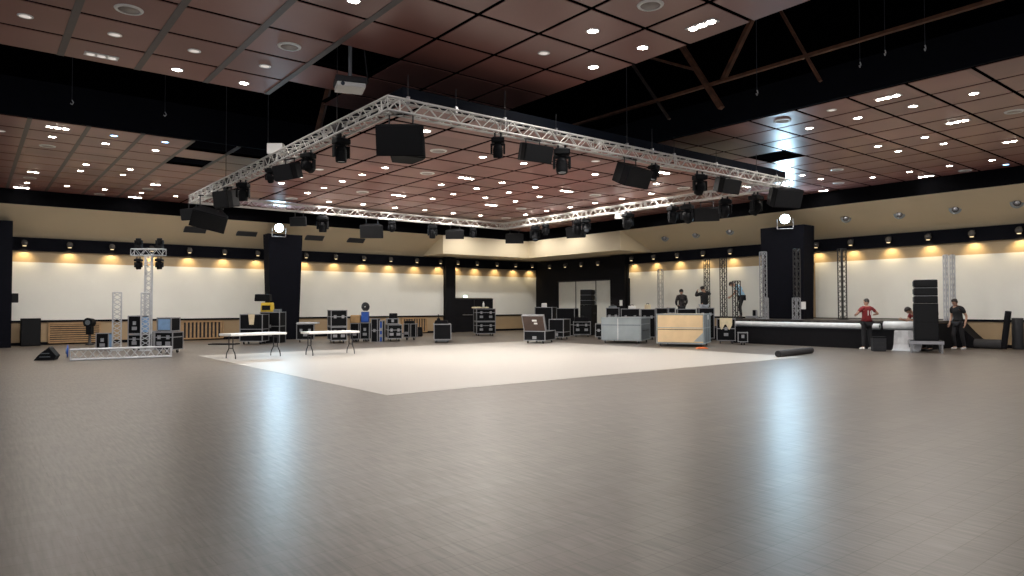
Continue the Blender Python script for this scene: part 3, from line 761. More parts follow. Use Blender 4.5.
ls('grey black loudspeaker in the middle of the back right truss side', 698, 213, 'r', RZ - 0.3, 0.74, 0.40, 0.25, 0.45, off=(0.45, 0))
# projector on its pole below the open ceiling panel
pp = ond(350, 88, dep(onz(352, 58, 6.0)) )
t = thing('projector', 'white projector hanging on a pole below the open ceiling panel', 'projector', pp, RZ + 0.35)
MB().box((0, 0, 0.0), (0.50, 0.46, 0.085)).build('projector_body', M['white'], t, 0.02)
MB().box((0, 0, 0.095), (0.54, 0.48, 0.10)).build('cradle', M['darkgrey'], t, 0.01)
MB().cyl((0.0, 0.0, 0.12), (0.0, 0.0, 6.3 - pp.z), 0.035, n=10)  .build('hanging_pole', M['alu'], t)
MB().cyl((-0.15, -0.205, 0), (-0.15, -0.24, 0), 0.035, n=14).build('lens', M['lens'], t)
MB().tube([(0.2, 0.1, 0.05), (0.35, 0.2, 0.2), (0.3, 0.2, 0.6), (0.25, 0.15, 1.0)], 0.012, 6).build('cable', M['rubber'], t)

# ================================================================== FLIGHT CASES
def make_case(name, lab, loc, rz, w, d, hh, wheels=True, lid=0.62, color='black', edge='alu', nl=2, handles=1, group='flight cases', cat='flight case', front=None, cheek=None, top=None):
    """loc = middle of the front bottom edge on the surface it stands on; hh = total height"""
    t = thing(name, lab, cat, loc, rz, group)
    wz = 0.13 if wheels else 0.0
    if wheels and hh < 0.4: wz = 0.09
    b = hh - wz; cy = d / 2; e = 0.015
    MB().box((0, cy, wz + b / 2), (w - 0.016, d - 0.016, b - 0.016)).build('case_body', M[color], t)
    mb = MB()
    for x in (-w / 2, w / 2):
        for y in (0, d): mb.box((x, y, wz + b / 2), (e * 2, e * 2, b))
    for z in [wz, wz + b] + ([wz + b * lid] if lid else []):
        for y in (0, d): mb.box((0, y, z), (w, e * 1.7, e * 1.9))
        for x in (-w / 2, w / 2): mb.box((x, cy, z), (e * 1.7, d, e * 1.9))
    mb.build('aluminium_edging', M[edge], t)
    mb = MB()
    for x in (-w / 2, w / 2):
        for y in (0, d):
            for z in (wz, wz + b): mb.ball((x, y, z), 0.025, 8)
    mb.build('ball_corner', M[edge], t)
    lz = wz + b * (lid or 0.6)
    for i in range(nl):
        x = (i + 0.5) / nl * w - w / 2
        o = MB().box((x, -0.014, lz), (0.11, 0.018, 0.13)).build('latch', M[edge], t)
        MB().cyl((x, -0.022, lz - 0.02), (x, -0.034, lz - 0.02), 0.03, n=8).build('latch_key', M['steel'], o)
    for i in range(handles):
        x = (i + 0.5) / handles * w - w / 2
        MB().box((x, -0.012, wz + b * (lid or 0.6) * 0.5), (0.17, 0.016, 0.12)).build('handle', M[edge], t)
    if front:
        MB().box((0, -0.004, wz + b / 2), (w - 0.07, 0.012, b - 0.07)).build('front_panel', M[front], t)
    if cheek:
        for x in (-1, 1): MB().box((x * (w / 2 + 0.002), cy, wz + b / 2), (0.012, d - 0.07, b - 0.07)).build('side_panel', M[cheek], t)
    if top:
        MB().box((0, cy, hh - 0.001), (w - 0.06, d - 0.06, 0.012)).build('top_panel', M[top], t)
    if wheels:
        r = wz * 0.44
        for x in (-w / 2 + 0.12, w / 2 - 0.12):
            for y in (0.12, d - 0.12):
                c = MB().box((x, y, wz - 0.012), (0.10, 0.10, 0.024)); c.box((x - 0.028, y, wz * 0.7), (0.008, 0.06, wz * 0.5)); c.box((x + 0.028, y, wz * 0.7), (0.008, 0.06, wz * 0.5))
                co = c.build('caster', M['steel'], t)
                MB().cyl((x - 0.02, y, r), (x + 0.02, y, r), r, n=12).build('wheel', M['rubber'], co)
    return t
def case(lab, fa, fb, ytop, ybase, rot=0.0, side=None, D=None, depth=0.6, z=0.0, **k):
    """front face between image columns fa and fb; near corner stands at ybase on the floor (or at depth D on a surface of height z)"""
    rz = RZ + rot
    ux = Vector((math.cos(rz), math.sin(rz), 0)); uy = Vector((-math.sin(rz), math.cos(rz), 0))
    cx = fb if side and side[0] == 'R' else fa if side else (fa + fb) / 2
    if D is None: P = onz(cx, ybase, 0.0)
    else:
        P = ond(cx, ybase, D); P.z = z
    G = Vector((P.x, P.y, 0))
    if side is None:
        D_ = dep(G); w = (fb - fa) * D_ / F / max(0.4, math.cos(rot)); mid = G; d = depth
    elif side[0] == 'R':
        w = along(G, -ux, fa); mid = G - ux * w / 2; d = min(1.6, max(0.3, along(G, uy, side[1])))
    else:
        w = along(G, ux, fb); mid = G + ux * w / 2; d = min(1.6, max(0.3, along(G, uy, side[1])))
    hh = (ond(cx, ytop, dep(G)).z - P.z); w *= k.pop('fit', 0.93)
    name = k.pop('name', 'flight_case')
    t = make_case(name, lab, (mid.x, mid.y, P.z), rz, w, d, hh, **k)
    t['dim'] = (w, d, hh)
    return t
def top_of(t):
    w, d, hh = t['dim']; rz = t.rotation_euler.z
    return Vector(t.location) + Vector((0, 0, hh)), w, d, rz
def on_top(t, fx, fy):
    """point on the top of a case, fx across (-.5...5), fy into depth (0..1)"""
    p, w, d, rz = top_of(t)
    return p + Vector((math.cos(rz), math.sin(rz), 0)) * (fx * w) + Vector((-math.sin(rz), math.cos(rz), 0)) * (fy * d)
def stacked(lab, base, fx, w, d, hh, fy=0.0, **k):
    p = on_top(base, fx, fy); p.z += 0.05
    t = make_case(k.pop('name', 'flight_case'), lab, p, base.rotation_euler.z, w, d, hh, **k); t['dim'] = (w, d, hh)
    return t
# --- far left group behind the truss totems
cA = case('low black case with a pale blue side behind the short truss totem', 95.5, 109.5, 333.5, 350, 0.15, ('L', 92.5), lid=None, nl=1, handles=1, wheels=False, cheek='bluegrey', group='cases behind the truss totems')
cB = case('lower wheeled black case left of the tall lighting tower', 127.5, 141, 335, 350.5, 0.0, None, lid=0.65, nl=1, depth=0.7, group='cases behind the truss totems')
stacked('upper black case with pale blue edge left of the tall lighting tower', cB, 0.0, cB['dim'][0] * 1.0, 0.62, 0.62, wheels=False, nl=1, lid=None, cheek='bluegrey', group='cases behind the truss totems')
cC = case('wheeled black flight case right of the tall lighting tower', 153.5, 173.5, 332.5, 353.5, -0.1, None, depth=0.6, lid=0.72, nl=2, handles=2, group='cases behind the truss totems')
stacked('small open silver edged rack on the case right of the tall tower', cC, 0.02, cC['dim'][0] * 0.78, 0.5, 0.43, wheels=False, nl=0, lid=None, handles=0, front='bluegrey', group='cases behind the truss totems')
cD = case('black case behind the tall lighting tower', 143, 154, 331.5, 346.5, 0, None, lid=None, nl=1, depth=0.6, wheels=False, group='cases behind the truss totems')
# --- behind the left table, at the black column
cE = case('black wheeled case with cream tape behind the left folding table', 239, 263, 314.5, 344.5, 0.0, None, depth=0.75, lid=0.45, nl=0, handles=0, group='cases beside the black column')
MB()
o = MB().box((0, -0.02, 0), (0.18, 0.012, 0.42), taper=1.5); p = Vector((0.02, 0, 1.02)); o = o.build('tape_strip', M['cream'], cE); o.location = p
cF = case('black cabinet case with silver shelf line in front of the black column', 259, 280.5, 312.3, 341, -0.1, None, D=dep(Vector(cE.location)) + 0.85, z=0.0, depth=0.6, lid=0.55, nl=1, wheels=False, group='cases beside the black column')
# yellow and black tool boxes on top
def bag(lab, p, rz, w, d, hh, m, m2=None, name='tool_box', cat='box', handle=True):
    t = thing(name, lab, cat, p, rz)
    MB().box((0, 0, hh / 2), (w, d, hh), taper=0.93).build('box_body', M[m], t, min(w, d, hh) * 0.12)
    if m2: MB().box((0, -d * 0.5, hh * 0.45), (w * 0.7, 0.03, hh * 0.5)).build('front_pocket', M[m2], t)
    if handle: MB().tube([(-w * 0.2, 0, hh - 0.01), (-w * 0.17, 0, hh + 0.05), (w * 0.17, 0, hh + 0.05), (w * 0.2, 0, hh - 0.01)], 0.014, 6).build('handle', M['rubber'], t)
    t['dim'] = (w, d, hh)
    return t
yb = bag('yellow tool box on the case before the black column', on_top(cF, -0.27, 0.42) + Vector((0, 0, .01)), RZ, 0.50, 0.34, 0.40, 'yellow', 'black')
p = Vector(yb.location) + Vector((0, 0, 0.40)) - RIGHT * 0.18
bag('flat black bag lying on top of the yellow tool box', p + Vector((0, 0, .06)), RZ, 0.66, 0.34, 0.30, 'black', None, 'equipment_bag', 'bag', False)
bag('small grey box right of the yellow tool box', on_top(cF, 0.30, 0.3) + Vector((0, 0, .01)), RZ, 0.28, 0.3, 0.12, 'greyside', None, 'tool_box', 'box', False)
p = onz(224, 344.5); o = MB().box((0, 0, 0.02), (1.1, 0.5, 0.04)).build('folded_cloth', M['cloth']); o.location = p; o.rotation_euler = (0, 0, RZ); tag(o, 'flat dark cloth lying on the floor left of the taped case', 'cloth')
# --- row behind the right table
G2 = 'cases behind the right folding table'
c1 = case('low silver framed case right of the black column, behind the tables', 296, 314.5, 324.5, 342.5, 0.2, ('L', 292), lid=None, nl=2, handles=1, group=G2, edge='alu')
bag('flat dark board lying on the low case right of the black column', on_top(c1, 0.15, 0.5) + Vector((0, 0, 0.03)), RZ, 0.9, 0.5, 0.06, 'greyfab', None, 'board', 'board', False)
c2 = case('lower large wheeled flight case behind the right folding table', 330.5, 347.5, 327.5, 343.5, 0.35, ('L', 322.5), lid=0.68, nl=2, handles=2, group=G2)
w_, d_ = c2['dim'][0], c2['dim'][1]
stacked('upper flight case with two bright latches behind the right folding table', c2, 0.0, w_, d_, 0.66, wheels=False, lid=0.6, nl=2, handles=0, group=G2)
c3 = case('upright black case left of the blue crate case', 350, 359, 323.5, 342, 0.0, None, depth=0.6, lid=None, nl=0, handles=1, group=G2)
bag('open cardboard box on the case left of the blue crate', on_top(c3, 0.0, 0.4) + Vector((0, 0, .025)), RZ, 0.44, 0.4, 0.34, 'card', None, 'cardboard_box', 'box', False)
c4 = case('upright black case under the blue crate', 360, 369.6, 323, 342, 0.0, None, depth=0.6, lid=None, nl=1, handles=1, group=G2)
bl = bag('blue plastic crate with white rim on the case', on_top(c4, -0.1, 0.4) + Vector((0, 0, .025)), RZ, 0.32, 0.34, 0.48, 'blue', None, 'crate', 'crate', False)
MB().box((0, 0, 0.48), (0.34, 0.36, 0.035)).build('rim', M['white'], bl)
o = thing('cable_bundle', 'round black cable bundle heaped on the blue crate', 'cable', Vector(bl.location) + Vector((0, 0, 0.68)), RZ)
for k in range(6):
    tm = MB(); n = 20; R_ = Euler((random.uniform(-.25, .25) + PI / 2, random.uniform(-.3, .3), 0)).to_matrix()
    pts = [R_ @ Vector(((0.15 - 0.02 * k) * math.cos(2 * PI * i / n), (0.17 - 0.02 * k) * math.sin(2 * PI * i / n), 0.02 * (k - 3))) for i in range(n + 1)]
    tm.tube(pts, 0.034, 6); tm.build('cable_loop', M['rubber'], o)
c5 = case('tall narrow dark case with cables right of the blue crate', 371, 377.6, 319, 342, 0, None, depth=0.6, lid=0.5, nl=1, handles=0, group=G2, wheels=False)
c6 = case('blue black case between the crate case and the big silver case', 379.3, 382.5, 321, 342, 0, None, depth=0.5, lid=None, nl=1, handles=1, group=G2, front='blue', wheels=False)
c7 = case('big silver edged wheeled case with two white latches in front of the left wall', 387.5, 402.5, 325, 341.5, 0.25, ('L', 381.5), lid=0.62, nl=2, handles=2, group=G2)
c7b = stacked('shallow silver edged tray on the big case with white latches', c7, -0.15, c7['dim'][0] * 0.8, 0.5, 0.22, fy=0.1, wheels=False, lid=None, nl=1, handles=0, group=G2)
bag('small black monitor box on the silver tray by the left wall', on_top(c7b, 0.1, 0.5), RZ, 0.36, 0.25, 0.24, 'black', None, 'equipment_bag', 'bag', False)
c8 = case('narrow tall black case on casters right of the big silver case', 403.5, 409, 324, 340, 0, None, depth=0.5, lid=None, nl=0, handles=1, group=G2)
c9 = case('second narrow black case on casters right of the big silver case', 410.6, 416, 324, 340, 0, None, depth=0.5, lid=None, nl=0, handles=0, group=G2)
bag('black soft bag on the two narrow cases', on_top(c8, 0.55, 0.5), RZ, 0.44, 0.3, 0.14, 'cloth', None, 'equipment_bag', 'bag', True)
bag('plain black box speaker standing right of the narrow cases', onz(419.5, 336.5), RZ, 0.30, 0.34, 0.48, 'black', 'grille', 'box_speaker', 'loudspeaker', False)
c10 = case('black case standing alone on a wheeled dolly near the black doors', 433.5, 451.5, 324.5, 342.5, 0.12, ('L', 431.5), lid=None, nl=0, handles=0, group='cases near the black doors')
mb = MB().box((0, 0, 0.05), (0.62, 0.36, 0.10)); t = thing('mixer_bag', 'black equipment heaped on the lone dolly case', 'equipment', on_top(c10, -0.05, 0.4) + Vector((0, 0, .025)), RZ)
MB().box((0, 0, 0.07), (0.60, 0.34, 0.14), taper=0.85).build('bag_body', M['cloth'], t, 0.02); MB().box((-0.12, 0, 0.17), (0.16, 0.2, 0.12), taper=0.7).build('lamp_unit', M['plastic'], t); MB().cyl((-0.12, 0, 0.22), (-0.13, 0, 0.40), 0.02).build('stem', M['plastic'], t)
p = onz(441.5, 342.6); t = thing('dolly', 'small low wheeled dolly on the floor before the lone case', 'dolly', p, RZ)
MB().box((0, 0, 0.075), (0.60, 0.30, 0.03)).build('deck', M['greyside'], t)
for x in (-0.24, 0.24):
    for y in (-0.1, 0.1): MB().cyl((x - .015, y, 0.03), (x + .015, y, 0.03), 0.03, n=10).build('wheel', M['rubber'], t)
# --- two stacked cases near the doors
c11 = case('lower wheeled flight case of the pair beside the black doors', 476, 496, 322, 336, 0.22, ('L', 473), lid=0.68, nl=2, handles=2, depth=0.6, group='cases near the black doors')
c12 = stacked('upper flight case of the pair beside the black doors', c11, 0.0, c11['dim'][0], c11['dim'][1], 0.62, wheels=False, lid=0.7, nl=2, handles=2, group='cases near the black doors')
t = thing('cable_heap', 'pale crumpled sheet and white bottle on the upper stacked case', 'sheet', on_top(c12, -0.1, 0.4) + Vector((0, 0, 0.03)), RZ)
mb = MB()
for k in range(7): mb.ball((random.uniform(-.5, .35), random.uniform(-.15, .15), 0.04), 0.09, 8, (1.6, 1, 0.5))
mb.build('crumpled_sheet', M['cream'], t); MB().lathe([(0.0005, 0.02), (0.055, 0.02), (0.055, 0.22), (0.02, 0.27), (0.02, 0.32), (0.0005, 0.32)], 12, Matrix.Translation((0.03, 0, 0.03))).build('bottle', M['white'], t)
# --- open lid case on the dance floor edge
rot = -0.38
c13 = case('wheeled case with its brown lid propped open at the dance floor edge', 524, 545, 331.5, 343.8, rot, ('R', 555), fit=1.0, lid=None, nl=0, handles=1, group='cases behind the dance floor')
w_, d_, hh_ = c13['dim']
lid = MB().box((0, 0, 0.36), (w_ * 1.02, 0.10, 0.70)).build('lid', M['brown'], c13); lid.location = (0, 0.10, hh_ + 0.01); lid.rotation_euler = (0.42, 0, 0)
mb = MB()
for x in (-w_ * .51, w_ * .51): mb.box((x, 0, 0.36), (0.035, 0.12, 0.72))
for z in (0.015, 0.71): mb.box((0, 0, z), (w_ * 1.02, 0.12, 0.035))
mb.build('lid_edging', M['alu'], lid)
mb = MB(); mb.box((0.05, -0.055, 0.50), (0.20, 0.012, 0.075)); mb.box((0.09, -0.055, 0.37), (0.14, 0.012, 0.07)); mb.build('lid_label', M['white'], lid)
G3 = 'cases behind the dance floor'
c14 = case('tall black case behind the open lidded case', 535, 554, 307.5, 340.5, rot, None, depth=0.7, lid=None, nl=0, handles=0, group=G3)
c14.location = Vector(c14.location) + FWD * 2.0 + RIGHT * 0.05
c15 = case('wheeled black case with silver edges right of the open lidded case', 548.5, 564, 319.5, 340, rot, ('R', 570.5), lid=0.28, nl=0, handles=1, group=G3)
c16 = case('long black case with pale latches behind, under the far speaker row', 554, 576, 308.5, 327, rot, None, D=dep(onz(560, 336)), z=0.0, depth=0.7, lid=0.4, nl=2, handles=1, group=G3, wheels=False)
c16.location = Vector(c16.location) + FWD * 0.6
t = bag('small white box on top of the tall black case', on_top(c14, -0.1, 0.5), RZ, 0.26, 0.2, 0.20, 'white', None, 'small_box', 'box', False)
c17 = case('silver edged black case below the speaker stack', 573, 591, 322, 337, -0.1, None, depth=0.7, lid=0.75, nl=2, handles=2, group=G3)
t = bag('black gear bag lying on the case below the speaker stack', on_top(c17, -0.05, 0.5), RZ, 0.7, 0.4, 0.24, 'cloth', None, 'equipment_bag', 'bag', True)
c18 = case('small case with round holes left of the grey panelled case', 595.5, 602, 324, 339.5, -0.3, None, depth=0.6, lid=0.5, nl=1, handles=0, group=G3)
# --- line array stack
def array_stack(px0, px1, ytops, ybase, side_px, D, z0, rot, labs, sublab, subtop, group):
    rz = RZ + rot
    ux = Vector((math.cos(rz), math.sin(rz), 0)); uy = Vector((-math.sin(rz), math.cos(rz), 0))
    P = ond(px1, ybase, D); G = Vector((P.x, P.y, 0)); w = along(G, -ux, px0); d = max(0.5, min(1.2, along(G, uy, side_px)))
    base = G - ux * w / 2
    hs = ond(px1, subtop, D).z - z0
    t = thing('subwoofer', sublab, 'loudspeaker', (base.x, base.y, z0), rz)
    MB().box((0, d / 2, hs / 2), (w, d, hs)).build('cabinet', M['plastic'], t, 0.015)
    mb = MB(); n = 1
    mb.box((0, -0.012, hs / 2), (w * 0.94, 0.03, hs * 0.95)); mb.build('grille', M['grille'], t)
    MB().box((0, -0.03, hs * 0.5), (w * 0.9, 0.012, 0.02)).build('grille_bar', M['plastic'], t)
    for y in (0.35, 0.7):
        for z in (0.3, 0.72): MB().box((w / 2 + 0.004, d * y, hs * z), (0.02, 0.16, 0.09)).build('handle', M['darkgrey'], t)
    zz = z0 + hs + 0.004
    for lab, yt in zip(labs, ytops):
        top = ond(px1, yt, D).z; hm = top - zz
        m = thing('line_array_module', lab, 'loudspeaker', (base.x, base.y, zz), rz, group)
        k = w * 0.98 / 2
        pts = [(-k, 0), (k, 0), (k, hm - 0.03), (k * 0.97, hm - 0.012), (-k * 0.97, hm - 0.012), (-k, hm - 0.03)]
        MB().prism(pts, 0.02, d * 0.62).build('cabinet', M['plastic'], m)
        MB().box((0, 0.012, hm * 0.5), (w * 0.94, 0.02, hm * 0.78)).build('grille', M['grille'], m)
        for s in (-1, 1):
            MB().box((s * (k - 0.004), d * 0.70, hm * 0.5), (0.04, d * 0.22, hm * 0.6)).build('rigging_plate', M['greyside'], m)
        mb = MB()
        for z in (0.25, 0.7):
            for y in (0.66, 0.76): mb.box((k + 0.016, d * y, hm * z), (0.012, 0.035, 0.035))
        mb.box((0, 0.03, hm - 0.008), (w * 0.9, 0.03, 0.012)); mb.build('rigging_pin', M['alu'], m)
        zz = top + 0.002
    return base, w, d, rz
Dm = dep(onz(588, 336.5)) + 1.2
zb = 0.0
array_stack(580, 592, [300.2, 294.8, 289.4], 331, 601, Dm, 0.0, -0.35, ['lowest of three array speakers stacked before the pale doors', 'middle of three array speakers stacked before the pale doors', 'top array speaker of the stack before the pale doors'], 'tall black subwoofer stack before the pale doors', 304.8, 'array speakers before the pale doors')
# --- low deck with the big speaker stack at the right
rotp = -0.45
rz = RZ + rotp
ux = Vector((math.cos(rz), math.sin(rz), 0)); uy = Vector((-math.sin(rz), math.cos(rz), 0))
pf = onz(944.5, 353.5); zd = ond(944.5, 341.5, dep(pf)).z
wdk = along(pf, -ux, 909); ddk = max(0.8, min(1.5, along(pf, uy, 955.5)))
t = thing('riser_deck', 'low silver legged stage deck carrying the speaker stack', 'stage deck', pf, rz)
MB().box((-wdk / 2, ddk / 2, zd - 0.05), (wdk, ddk, 0.10)).build('deck_frame', M['steel'], t); MB().box((-wdk / 2, ddk / 2, zd + 0.005), (wdk - 0.04, ddk - 0.04, 0.012)).build('deck_top', M['darkgrey'], t)
for x in (-0.05, -wdk + 0.05):
    for y in (0.05, ddk - 0.05): MB().cyl((x, y, 0), (x, y, zd - 0.08), 0.03, n=10).build('leg', M['alu'], t)
Dd = dep(pf + uy * 0.12)
array_stack(914, 939, [295.5, 287.4, 279.3], 341, 947, Dd, zd + 0.015, rotp, ['lowest of three array speakers on the big subwoofer', 'middle of three array speakers on the big subwoofer', 'top array speaker on the big subwoofer at the right'], 'big black subwoofer on the low silver deck', 303.3, 'array speakers at the right')
# --- grey case and plywood case
rotw = -0.42
G4 = 'large crates behind the dance floor'
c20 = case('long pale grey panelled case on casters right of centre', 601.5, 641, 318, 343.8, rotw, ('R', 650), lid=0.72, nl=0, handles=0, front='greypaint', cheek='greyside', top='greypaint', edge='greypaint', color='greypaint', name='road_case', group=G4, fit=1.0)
w_, d_, hh_ = c20['dim']
MB().box((-w_ * 0.08, -0.014, hh_ * 0.55), (0.02, 0.012, hh_ * 0.86)).build('panel_seam', M['white'], c20)
MB().box((0, -0.014, hh_ * 0.72), (w_ * 0.98, 0.010, 0.025)).build('lid_line', M['greyside'], c20)
for y in (0.3, 0.7): MB().box((w_ / 2 + 0.012, d_ * y, hh_ * 0.5), (0.012, d_ * 0.28, 0.02)).build('side_handle', M['rubber'], c20)
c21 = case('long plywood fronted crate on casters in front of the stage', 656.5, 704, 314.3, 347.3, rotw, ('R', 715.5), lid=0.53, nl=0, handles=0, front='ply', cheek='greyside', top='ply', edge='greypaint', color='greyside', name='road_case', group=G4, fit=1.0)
w_, d_, hh_ = c21['dim']
MB().box((0, -0.014, hh_ * 0.53), (w_ * 0.95, 0.010, 0.02)).build('panel_seam', M['darkgrey'], c21)
o = MB().add([(0, -0.016, 0), (-0.34, -0.016, 0), (0, -0.016, 0.34)], [(0, 1, 2)]).build('corner_plate', M['greypaint'], c21); o.location = (w_ / 2 - 0.03, 0, 0.2)
MB().box((w_ / 2 + 0.012, d_ * 0.62, hh_ * 0.9), (0.012, 0.18, 0.18)).build('paper_label', M['white'], c21)
for y in (0.22, 0.55, 0.85): MB().box((w_ / 2 + 0.010, d_ * y, hh_ * 0.5), (0.012, 0.03, hh_ * 0.8)).build('side_rib', M['greypaint'], c21)
o = thing('cable_ramp', 'small orange cable guard on the floor by the plywood crate', 'cable guard', onz(702, 348.6), RZ)
MB().prism([(-0.22, 0), (0.22, 0), (0.12, 0.05), (-0.12, 0.05)], -0.10, 0.10).build('ramp', M['orange'], o)
# --- row of black cases behind the grey and plywood crates
G5 = 'row of black cases behind the crates'
Drow = dep(onz(626, 343.8)) + 3.3
labs = ['leftmost black case of the row behind the grey crate', 'second black case of the row behind the grey crate', 'third black case of the row behind the grey crate', 'black case bridging behind the grey and plywood crates', 'black case behind the plywood crate, below the patterned jacket', 'black case behind the plywood crate, right of the patterned jacket', 'rightmost black case behind the plywood crate']
row = []
for i, (a, b, yt) in enumerate([(606, 619.5, 308), (621, 640, 309), (641, 655.5, 309.3), (656.5, 668, 308.3)]):
    row.append(case(labs[i], a, b, yt, 338, -0.15, None, D=Drow, z=0.0, depth=0.7, lid=0.72, nl=2, handles=1, group=G5))
Dr2 = dep(onz(690, 347.3)) + 4.6
for i, (a, b, yt) in enumerate([(668.8, 675.5, 308), (677.5, 696.5, 309.2), (699, 714.5, 308.2)]):
    row.append(case(labs[4 + i], a, b, yt, 338, -0.15, None, D=Dr2 - 0.1 * i, z=0.0, depth=0.7, lid=0.8, nl=2, handles=1, group=G5))
bag('small white case lying on the row of cases below the notice', on_top(row[1], 0.1, 0.4), RZ, 0.32, 0.25, 0.14, 'white', None, 'small_box', 'box', True)
bag('small pale bag on the case row left of the patterned jacket', on_top(row[2], 0.0, 0.4), RZ, 0.26, 0.2, 0.22, 'cream', None, 'small_box', 'box', True)
bag('low grey tool case on the leftmost case of the row', on_top(row[0], 0.0, 0.4), RZ, 0.36, 0.25, 0.10, 'greyside', None, 'small_box', 'box', True)
# --- black case with sheet beside the stage
c30 = case('black case with a cream sheet draped over it at the stage end', 716, 736, 319, 343.8, -0.3, ('R', 744), lid=0.55, nl=1, handles=1, wheels=True, group='cases at the stage end')
w_, d_, hh_ = c30['dim']
t = MB(); n = 8
for i in range(n): 
    x0, x1 = -0.24 + 0.06 * i, -0.18 + 0.06 * i; z0 = -0.34 - 0.12 * math.sin(i * 1.3); z1 = -0.34 - 0.12 * math.sin((i + 1) * 1.3)
    t.quad((x0, -0.03, z0), (x1, -0.03, z1), (x1, -0.025, 0.012), (x0, -0.025, 0.012)); t.quad((x0, -0.025, 0.012), (x1, -0.025, 0.012), (x1, 0.35, 0.014), (x0, 0.35, 0.014))
o = t.build('draped_sheet', M['cream']); o.location = on_top(c30, 0.0, -0.03) + Vector((0, 0, 0.02)); o.rotation_euler = (0, 0, c30.rotation_euler.z); tag(o, 'cream sheet hanging over the front of the black stage end case', 'sheet')
c31 = case('small silver framed black case on the floor at the stage corner', 735.5, 744.5, 332.5, 344.6, -0.3, None, depth=0.5, lid=None, nl=1, handles=0, group='cases at the stage end')
c31.location = Vector(c31.location) - FWD * 0.35

# ================================================================== FOLDING TABLES
def folding_table(lab, pa, pb, xe0, xe1):
    A, B = onz(*pa), onz(*pb); u = (B - A).normalized(); rz = math.atan2(u.y, u.x); mid = (A + B) / 2
    t = thing('folding_table', lab, 'table', mid, rz, 'white folding tables')
    L0 = along(A, -u, xe0 + 6); L1 = along(B, u, xe1 - 6); a = -(A - B).length / 2
    x0, x1 = a - L0, -a + L1; w = 0.72
    MB().box(((x0 + x1) / 2, 0, 0.715), (x1 - x0, w, 0.065)).build('tabletop', M['white'], t, 0.012)
    MB().box(((x0 + x1) / 2, 0, 0.685), (x1 - x0 - 0.1, w - 0.1, 0.02)).build('apron', M['greyside'], t)
    for x in (a, -a):                                       # one wishbone leg frame at each end
        mb = MB()
        for s in (-1, 1):
            mb.tube([(x, s * 0.12, 0.69), (x, s * 0.12, 0.31), (x, s * 0.16, 0.25), (x, s * 0.24, 0.17), (x, s * 0.275, 0.08), (x, s * 0.28, 0.0)], 0.016, 8)
        mb.tube([(x, -0.12, 0.31), (x, 0.12, 0.31)], 0.014, 6); mb.tube([(x, -0.12, 0.60), (x, 0.12, 0.60)], 0.012, 6)
        mb.tube([(x, 0, 0.60), (x * 0.55, 0, 0.68)], 0.010, 6)
        mb.build('leg', M['darkgrey'], t)
    return t
folding_table('left white folding table at the dance floor corner', (230.8, 358.8), (275.5, 356.0), 219, 287)
folding_table('right white folding table on the dance floor', (309.4, 355.4), (350.6, 353.4), 299, 361)

# ================================================================== TRUSS TOWERS AND TOTEMS
def totem(lab, px0, px1, ytop, ybase, mname, z=0.0, D=None, rot=0.3, bay=0.4, plate=True, name='truss_tower', group=None, rc=0.022, rb=0.011, s=None):
    cx = (px0 + px1) / 2
    P = onz(cx, ybase, z) if D is None else ond(cx, ybase, D)
    P.z = z
    D_ = dep(P); s = s or 0.86 * (px1 - px0) * D_ / F / (math.cos(rot) + abs(math.sin(rot))) ; top = ond(cx, ytop, D_).z
    t = thing(name, lab, 'truss', P, RZ + rot, group)
    truss_parts(t, (0, 0, 0.02), (0, 0, top - z), s, rc, rb, bay, M[mname], up=(0, 1, 0))
    if plate: MB().box((0, 0, 0.01), (s * 1.5, s * 1.5, 0.02)).build('base_plate', M[mname], t)
    t['dim'] = (s, top)
    return t
GT = 'silver truss pieces standing at the left'
totem('short bright silver truss totem left of the tall tower', 110.8, 122.5, 292.5, 350.5, 'trusstower', group=GT, rot=0.5, rb=0.014, bay=0.34)
totem('short silver truss totem standing before the tall tower', 139, 151, 293, 350.8, 'trusstower', group=GT, rot=0.5, rb=0.014, bay=0.34)
tw = totem('tall silver truss tower with a cross bar and four moving heads', 143.5, 152, 255.5, 349.3, 'trusstower', z=0.0, D=dep(onz(147.3, 349.3)) + 0.55, group=GT, rot=0.3, rb=0.014, bay=0.34)
tp = Vector(tw.location)
ztop = tw['dim'][1]
D_ = dep(tp)
xa, xb = (131 - 147.3) * D_ / F, (163 - 147.3) * D_ / F
mb = MB(); rzt = RZ + 0.3
R_ = Matrix.Rotation(-0.3, 3, 'Z')
o, q = truss_parts(tw, R_ @ Vector((xa, 0, ztop + 0.12)), R_ @ Vector((xb, 0, ztop + 0.12)), 0.24, 0.02, 0.010, 0.35, M['trusstower'], names=('cross_bar', 'lacing')); q.parent = o
for (px, up, lab) in [(137, True, 'moving head standing on the left end of the tower cross bar'), (158, True, 'moving head standing on the right end of the tower cross bar'), (137, False, 'moving head hanging under the left end of the tower cross bar'), (158, False, 'moving head hanging under the right end of the tower cross bar')]:
    x = (px - 147.3) * D_ / F; p = Vector((tp.x, tp.y, 0)) + RIGHT * x
    p.z = ztop + (0.26 if up else -0.13)
    moving_head(lab, p, RZ, 0.15, 0.82, up, 'moving heads on the tower cross bar')
